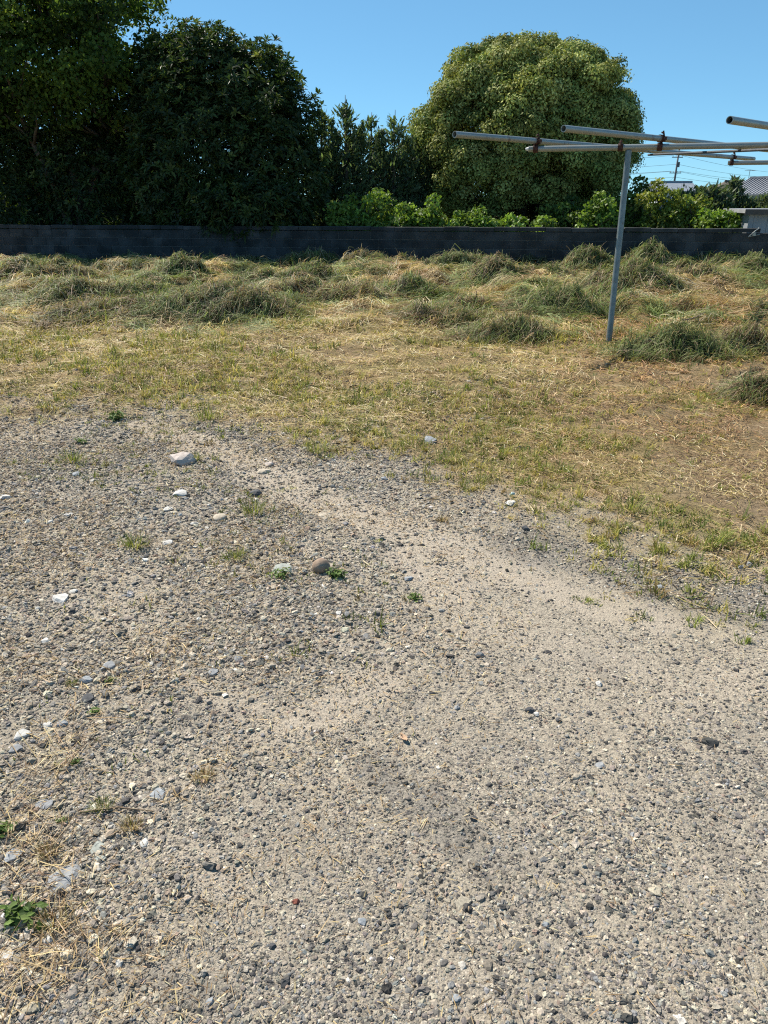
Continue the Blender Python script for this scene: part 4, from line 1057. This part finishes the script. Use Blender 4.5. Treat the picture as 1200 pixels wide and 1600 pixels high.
HEAPS = [
    (65, 442, 130, 38, .35, 'large brown-topped grass heap at the left edge below the wall'), (100, 480, 120, 24, .5, 'low grass heap in front of the large leftmost one'),
    (190, 420, 90, 14, .5, 'low shaded grass heap close to the wall at far left'), (282, 446, 66, 40, .85, 'bright green grass heap left of centre below the dark evergreen'),
    (335, 502, 180, 52, .5, 'wide grass heap, brown left and green right, nearest on the left'), (225, 468, 80, 28, .6, 'small grass heap between the leftmost and the wide one'),
    (340, 425, 80, 16, .35, 'low brown heap close to the wall below the dark evergreen'), (410, 452, 64, 30, .8, 'green grass heap just behind the wide left one'),
    (465, 420, 80, 26, .75, 'green grass heap at the wall where the dark evergreen ends'), (488, 443, 64, 24, .65, 'small dark green heap below the gap between trees'),
    (540, 472, 140, 26, .3, 'long low brown heap in the middle of the field'), (572, 428, 80, 30, .6, 'grass heap at the wall under the tallest conifer'),
    (632, 425, 80, 28, .55, 'grass heap at the wall under the rightmost conifer'), (712, 424, 110, 36, .5, 'big grass heap at the wall, left of the round tree trunk'),
    (640, 465, 100, 28, .5, 'flat grass heap in mid field below the rightmost conifer'), (772, 446, 74, 36, .7, 'dark green heap in front of the round tree trunk'),
    (828, 418, 66, 22, .45, 'small heap at the wall right of the round tree trunk'), (868, 442, 70, 24, .4, 'brownish heap between the round tree trunk and the post'),
    (915, 424, 76, 34, .6, 'grass heap at the wall just left of the post'), (737, 484, 48, 20, .15, 'small reddish brown heap in mid field'),
    (795, 528, 118, 42, .4, 'low brown and green heap left of the post base'), (885, 494, 124, 54, .75, 'large green heap behind and left of the post'),
    (1008, 474, 110, 46, .65, 'green heap behind and right of the post'), (1030, 424, 130, 34, .6, 'wide heap at the wall right of the post'),
    (1100, 452, 64, 34, .35, 'round brownish heap in front of the slim conifers'), (1135, 424, 84, 32, .65, 'green heap at the wall left of the low shed'),
    (1196, 436, 64, 32, .6, 'green heap at the right edge below the low shed'), (1068, 562, 150, 76, .7, 'biggest nearest grass heap, at the right of the post base'),
    (1180, 548, 90, 40, .3, 'brown heap at the right edge beside the biggest one'), (1192, 622, 56, 30, .15, 'small dark brown heap low at the right edge'),
    (960, 455, 70, 24, .45, 'low heap directly behind the post'), (690, 505, 90, 16, .3, 'very low brown swath left of the post in mid field'), (140, 505, 120, 12, .2, 'flat dry swath at the left in front of the heaps')]
for h_ in HEAPS: heap(*h_)

# ------------------------------------------------------------------ single stones
SM = {'white': stonemat('white_stone', (.40, .385, .35), (.56, .54, .5)), 'grey': stonemat('grey_stone', (.19, .195, .2), (.31, .315, .315)), 'blue': stonemat('bluish_stone', (.2, .215, .225), (.31, .325, .335)),
      'tan': stonemat('tan_stone', (.33, .28, .21), (.46, .4, .31)), 'brown': stonemat('brown_stone', (.22, .15, .10), (.33, .24, .17), 25), 'dark': stonemat('dark_stone', (.045, .045, .048), (.09, .09, .09)),
      'pink': stonemat('pinkish_stone', (.36, .3, .26), (.5, .44, .39)), 'green': stonemat('greenish_stone', (.22, .235, .205), (.33, .345, .305)), 'red': stonemat('red_stone', (.14, .04, .025), (.24, .08, .05))}
def stone(px, py, wpx, kind, label, flat=.45, round_=False, asp=.75):
    import bmesh
    p = at(px, py); k = FPX / (p.y * math.cos(PITCH) + CAM_H * math.sin(PITCH)); r = wpx / k / 2
    bm = bmesh.new(); bmesh.ops.create_icosphere(bm, subdivisions=3 if round_ else 2, radius=1)
    sd = Vector((random.uniform(0, 99), random.uniform(0, 99), random.uniform(0, 99)))
    from mathutils import noise
    for v in bm.verts:
        u = v.co.copy()
        v.co = u * (1 + (.18 if round_ else .55) * noise.noise(u * (.8 if round_ else 1.2) + sd))
        if not round_:
            for pl in cuts: 
                d = v.co.dot(pl[0]) - pl[1]
                if d > 0: v.co -= pl[0] * d
        v.co.x *= r; v.co.y *= r * asp * 1.15; v.co.z *= r * flat
    me = bpy.data.meshes.new('stone'); bm.to_mesh(me); bm.free(); me.materials.append(SM[kind])
    if round_: me.polygons.foreach_set('use_smooth', [True] * len(me.polygons))
    o = link('stone', me, None, (p.x, p.y, float(gh(p.x, p.y)) + r * flat * .45))
    o.rotation_euler = (random.uniform(-.12, .12), random.uniform(-.12, .12), random.uniform(0, 6.28) if asp > .6 else random.uniform(-.3, .3))
    tag(o, label, 'stone', 'single stones on the yard')
cuts = [(Vector((.3, .2, .93)).normalized(), .72), (Vector((-.8, .3, .5)).normalized(), .78), (Vector((.5, -.8, .3)).normalized(), .75), (Vector((.7, .6, .1)).normalized(), .8), (Vector((-.4, -.9, .2)).normalized(), .8)]
for s_ in ((502, 893, 30, 'brown', 'round brown stone beside small weeds in mid yard', .85, True), (443, 895, 44, 'green', 'flat pale greenish stone with a weed, left of the round brown stone', .22), (286, 724, 42, 'pink', 'pale pinkish broken rock, largest at the upper left of the yard', .5),
           (412, 737, 22, 'tan', 'pale flat stone at the head of the sandy track', .35), (421, 727, 18, 'pink', 'pale stone touching the flat one at the head of the sandy track', .4), (343, 810, 26, 'tan', 'smooth tan stone among white chips left of centre', .35, True), (262, 848, 20, 'white', 'flat white stone left of and below the tan stone', .35),
           (303, 818, 16, 'white', 'white stone just left of the tan stone', .4), (262, 797, 18, 'white', 'white stone above the flat white one, left of the tan stone', .4), (283, 773, 26, 'white', 'long pale stone midway below the pinkish rock', .3), (400, 772, 24, 'dark', 'dark stone above and right of the tan stone', .45),
           (95, 938, 30, 'white', 'flat white stone alone at the left', .28), (116, 925, 16, 'white', 'white chip just above the lone flat white stone', .4), (508, 807, 26, 'tan', 'beige flat stone on the sandy track in mid yard', .3), (9, 778, 20, 'white', 'white stone at the left edge of the yard', .4), (78, 817, 12, 'white', 'small white stone near the left edge', .5),
           (107, 806, 16, 'white', 'white chip right of the small white stone near the left edge', .4), (120, 743, 16, 'blue', 'bluish chip at the upper left of the yard', .4), (672, 692, 26, 'blue', 'pale grey stone lying in the grass edge at centre', .5), (799, 790, 22, 'white', 'pale stone with a blue-green scrap behind it at the grass edge', .4),
           (820, 828, 14, 'dark', 'small dark stone below the pale one at the grass edge', .6), (1031, 919, 16, 'blue', 'grey-blue stone alone on the gravel at the right', .6), (1169, 886, 14, 'grey', 'pale grey stone next to a twig at the right edge', .6), (1157, 890, 12, 'grey', 'small grey stone left of the twig at the right edge', .6),
           (600, 749, 12, 'blue', 'bluish stone near the grass edge at centre', .5), (638, 905, 16, 'blue', 'bluish stone right of the round brown stone', .4), (529, 962, 12, 'white', 'white chip below the round brown stone', .4), (170, 1041, 26, 'grey', 'grey rounded stone near the left with a weed below it', .4), (134, 1064, 22, 'blue', 'pale grey stone beside the weedy grey stone at left', .45),
           (137, 1093, 26, 'dark', 'dark grey stone at left above the straw', .35), (75, 1134, 17, 'white', 'white stone beside a blue-grey one above the straw', .5), (97, 1131, 18, 'blue', 'blue-grey stone right of the white one above the straw', .45), (35, 1149, 27, 'white', 'pale rounded stone near the left edge above the straw', .4), (25, 1172, 22, 'grey', 'pale grey stone below the pale rounded one at the left edge', .4),
           (72, 1003, 16, 'white', 'pale blue-white stone at left in the gravel', .5), (247, 1236, 28, 'blue', 'grey slab right of the green tuft', .25), (66, 1256, 34, 'grey', 'flat grey slab left of the green tuft', .2), (333, 1051, 20, 'grey', 'bluish grey flat stone in the left gravel', .3), (153, 1324, 30, 'green', 'thin greenish slab near the lower left', .22),
           (155, 1341, 22, 'green', 'second greenish slab just below the thin one', .25), (98, 1372, 58, 'grey', 'biggest grey slab at the lower left beside the weeds', .16), (20, 1336, 34, 'blue', 'grey slab at the left edge above the broad-leaved weed', .2), (13, 1494, 20, 'white', 'white broken stone at the lower left edge', .5), (75, 1467, 18, 'white', 'white stone below the broad-leaved weed', .5),
           (225, 1315, 18, 'white', 'pale stone right of the greenish slabs', .4), (827, 1113, 15, 'dark', 'dark pebble, larger of the group right of centre', .7), (838, 1119, 11, 'white', 'white chip touching the dark pebble right of centre', .6), (872, 1128, 12, 'dark', 'dark pebble right of the white chip', .6), (921, 1117, 9, 'dark', 'tiny dark pebble at the end of the dark pebble row', .7),
           (936, 1069, 12, 'white', 'white pebble above the dark pebbles at the right', .7), (938, 1197, 16, 'grey', 'flat grey pebble below the dark ones at the right', .3), (462, 1406, 13, 'red', 'dark red pebble at the lower middle', .6), (853, 1445, 12, 'blue', 'grey pebble at the lower right', .7), (714, 1107, 11, 'grey', 'grey pebble left of the dark pebble row', .6),
           (740, 1280, 13, 'dark', 'dark pebble on the dark patch of the yard', .6), (425, 1476, 13, 'dark', 'dark pebble at the lower left of the asphalt', .7), (655, 1528, 14, 'dark', 'dark pebble near the bottom middle', .7), (713, 1560, 17, 'blue', 'grey-blue pebble near the bottom edge', .5), (566, 1437, 16, 'blue', 'pale blue-grey pebble below the red one', .4), (328, 1562, 14, 'blue', 'pale grey pebble at the bottom left of the asphalt', .6)):
    stone(*s_)

# scrap of blue-green plastic by the pale stone
pp = at(800, 778); mb = MB()
mb.tube([(-.012, 0, .008), (.0, .004, .016), (.014, 0, .018)], [.006, .009, .006], 8)
tag(mb.build('plastic_scrap', simple('blue_plastic', (.3, .44, .44), (.42, .55, .55), 30, .5), None, (pp.x, pp.y, float(gh(pp.x, pp.y))), True), 'small blue-green plastic scrap behind a pale stone at the grass edge', 'scrap')

# ------------------------------------------------------------------ single weeds, fallen leaf, twigs
def weed(px, py, wpx, kind, label):
    p = at(px, py); k = FPX / (p.y * math.cos(PITCH) + CAM_H * math.sin(PITCH)); r = wpx / k / 2
    if kind == 'broad':
        n = 70; P = np.stack([rng.normal(0, r * .42, n), rng.normal(0, r * .34, n), rng.uniform(.12, 1.0, n) * r * .8], -1)
        Nn = P / np.linalg.norm(P, axis=1, keepdims=True) * .6 + np.array([0, 0, .8])
        Lv = r * rng.uniform(.35, .62, n)
        V, t, c = leaves(P, Nn, Lv, Lv * rng.uniform(.4, .58, n), pick([(.10, .16, .035), (.16, .23, .06), (.07, .115, .03)], [2, 2, 1], n), .2, .35)
        q = np.zeros((0, 4), int)
        m2 = 9; V2, q2, t2, c2 = blades(np.stack([rng.normal(0, r * .1, m2), rng.normal(0, r * .1, m2), np.zeros(m2)], -1), rng.uniform(0, 6.28, m2), rng.uniform(.1, .6, m2), np.full(m2, r * 1.1), np.full(m2, r * .06), np.full(m2, .3), pick([(.13, .2, .05)], [1], m2), 3)
        q = np.concatenate([q, q2 + len(V)]); t = np.concatenate([t, t2 + len(V)]); V = np.concatenate([V, V2]); c = np.concatenate([c, c2])
    else:
        n = 150 if kind == 'dry' else 90
        P = np.stack([rng.normal(0, r * .4, n), rng.normal(0, r * .32, n), np.zeros(n)], -1)
        pal = {'dry': DRY + [(.2, .2, .07)], 'green': GRN}[kind]
        V, q, t, c = blades(P, np.arctan2(P[:, 1], P[:, 0]) + rng.normal(0, .6, n), np.abs(rng.normal(.45, .3, n)), r * rng.uniform(.5, 1.25, n), np.full(n, max(.0018, r * .045)), rng.normal(.6, .4, n), pick(pal, [1] * len(pal), n), 3)
    me = mesh_np('weed', V, [q, t], [M_blade], c)
    tag(link('weed', me, None, (p.x, p.y, float(gh(p.x, p.y)) - .003)), label, 'weed', 'single weeds on the yard')
for w_ in ((34, 1432, 74, 'broad', 'broad-leaved green weed at the lower left'), (2, 1300, 44, 'broad', 'broad-leaved green weed cut by the left edge'), (82, 1440, 60, 'dry', 'reddish dry tuft beside the broad-leaved weed'), (160, 1260, 40, 'green', 'thin green tuft among the straw at left'), (75, 1330, 40, 'dry', 'dry brown tuft above the broad-leaved weed'),
           (205, 1290, 40, 'dry', 'small dry tuft right of the slabs at lower left'), (318, 1212, 34, 'dry', 'dry tuft alone on the asphalt edge'), (98, 1280, 20, 'broad', 'tiny green weed left of the thin tuft'), (118, 1190, 20, 'broad', 'tiny green weed in the straw patch'), (148, 1112, 22, 'broad', 'small dark weed below the dark grey stone'),
           (172, 1065, 20, 'broad', 'small weed below the grey rounded stone at left'), (112, 1070, 20, 'green', 'small tuft left of the grey rounded stone'), (440, 904, 34, 'broad', 'small weed on the flat greenish stone'), (524, 904, 36, 'broad', 'green weed right of the round brown stone'), (370, 874, 40, 'green', 'green tuft left above the flat greenish stone'),
           (305, 720, 28, 'green', 'grass tuft behind the pinkish rock'), (494, 707, 40, 'green', 'grass tuft near the field edge left of centre'), (114, 722, 44, 'green', 'yellowish grass tuft at the upper left of the yard'), (182, 655, 38, 'broad', 'leafy weed near the field edge at upper left'), (125, 692, 24, 'broad', 'small leafy weed above the yellowish tuft'),
           (398, 802, 46, 'green', 'sparse tuft right of the tan stone'), (210, 855, 50, 'green', 'dark sparse tuft left of the white stones'), (325, 655, 50, 'green', 'grass tuft on the field edge above the pinkish rock'), (648, 935, 26, 'broad', 'tiny weed on the sandy patch right of the round stone'), (985, 800, 54, 'green', 'upright grass tuft on the field edge at right'), (690, 815, 20, 'dry', 'small dry tuft at the edge of the sandy track'), (1120, 850, 60, 'green', 'green tuft at the field edge near the right edge'), (875, 740, 44, 'green', 'green tuft in the field edge right of centre')):
    weed(*w_)

p = at(631, 1153); mb = MB(); n = 8; v = []; f = []
for i in range(n + 1):
    t_ = i / n; wd = .0085 * math.sin(math.pi * min(1, t_ * .96 + .03)) ** .8
    for s in (-1, 0, 1): v.append((s * wd, (t_ - .5) * .036, .004 + .006 * (s * s) + .005 * (2 * t_ - 1) ** 2))
for i in range(n):
    for s in range(2): a = i * 3 + s; f.append((a, a + 1, a + 4, a + 3))
o = mb.add(v, f).build('fallen_leaf', simple('dry_leaf', (.36, .22, .13), (.5, .34, .22), 80, .7), None, (p.x, p.y, float(gh(p.x, p.y)) + .001), True); o.rotation_euler.z = R(28)
o.modifiers.new('thickness', 'SOLIDIFY').thickness = .0006
tag(o, 'curled orange-brown leaf lying alone on the asphalt', 'leaf')
M_twig = simple('twig', (.12, .08, .05), (.24, .17, .1), 60, .9)
for pts_, r_, lab in ((((1163, 888), (1166, 878), (1168, 870)), .004, 'short upright twig between grey stones at the right edge'), (((1118, 878), (1140, 880), (1158, 882)), .003, 'thin reddish twig lying left of the upright one'), (((313, 1406), (325, 1412), (337, 1417)), .0022, 'dark straight twig on the asphalt at lower left'),
                   (((125, 1268), (185, 1262), (240, 1266)), .0028, 'long thin twig below the green tuft at left'), (((95, 1215), (115, 1185), (135, 1160)), .0025, 'pale stalk across the straw patch'), (((188, 1575), (210, 1530), (232, 1515)), .0016, 'curved pale stalk on the dark asphalt at bottom left'), (((1068, 500), (1085, 497), (1102, 487)), .006, 'dry branch lying on top of the biggest grass heap')):
    pts = []
    for i, (a, b) in enumerate(pts_):
        q = at(a, b); pts.append(Vector((q.x, q.y, float(gh(q.x, q.y)) + .006 + (.004 if i == 1 else 0))))
    if 'upright' in lab: pts = [pts[0], pts[0] + Vector((.004, 0, .04)), pts[0] + Vector((.012, 0, .08))]
    if 'branch' in lab: pts = [at(a, b, .42) for a, b in pts_]
    tag(MB().tube(pts, [r_, r_ * .9, r_ * .6], 6).build('twig', M_twig), lab, 'twig', 'twigs')
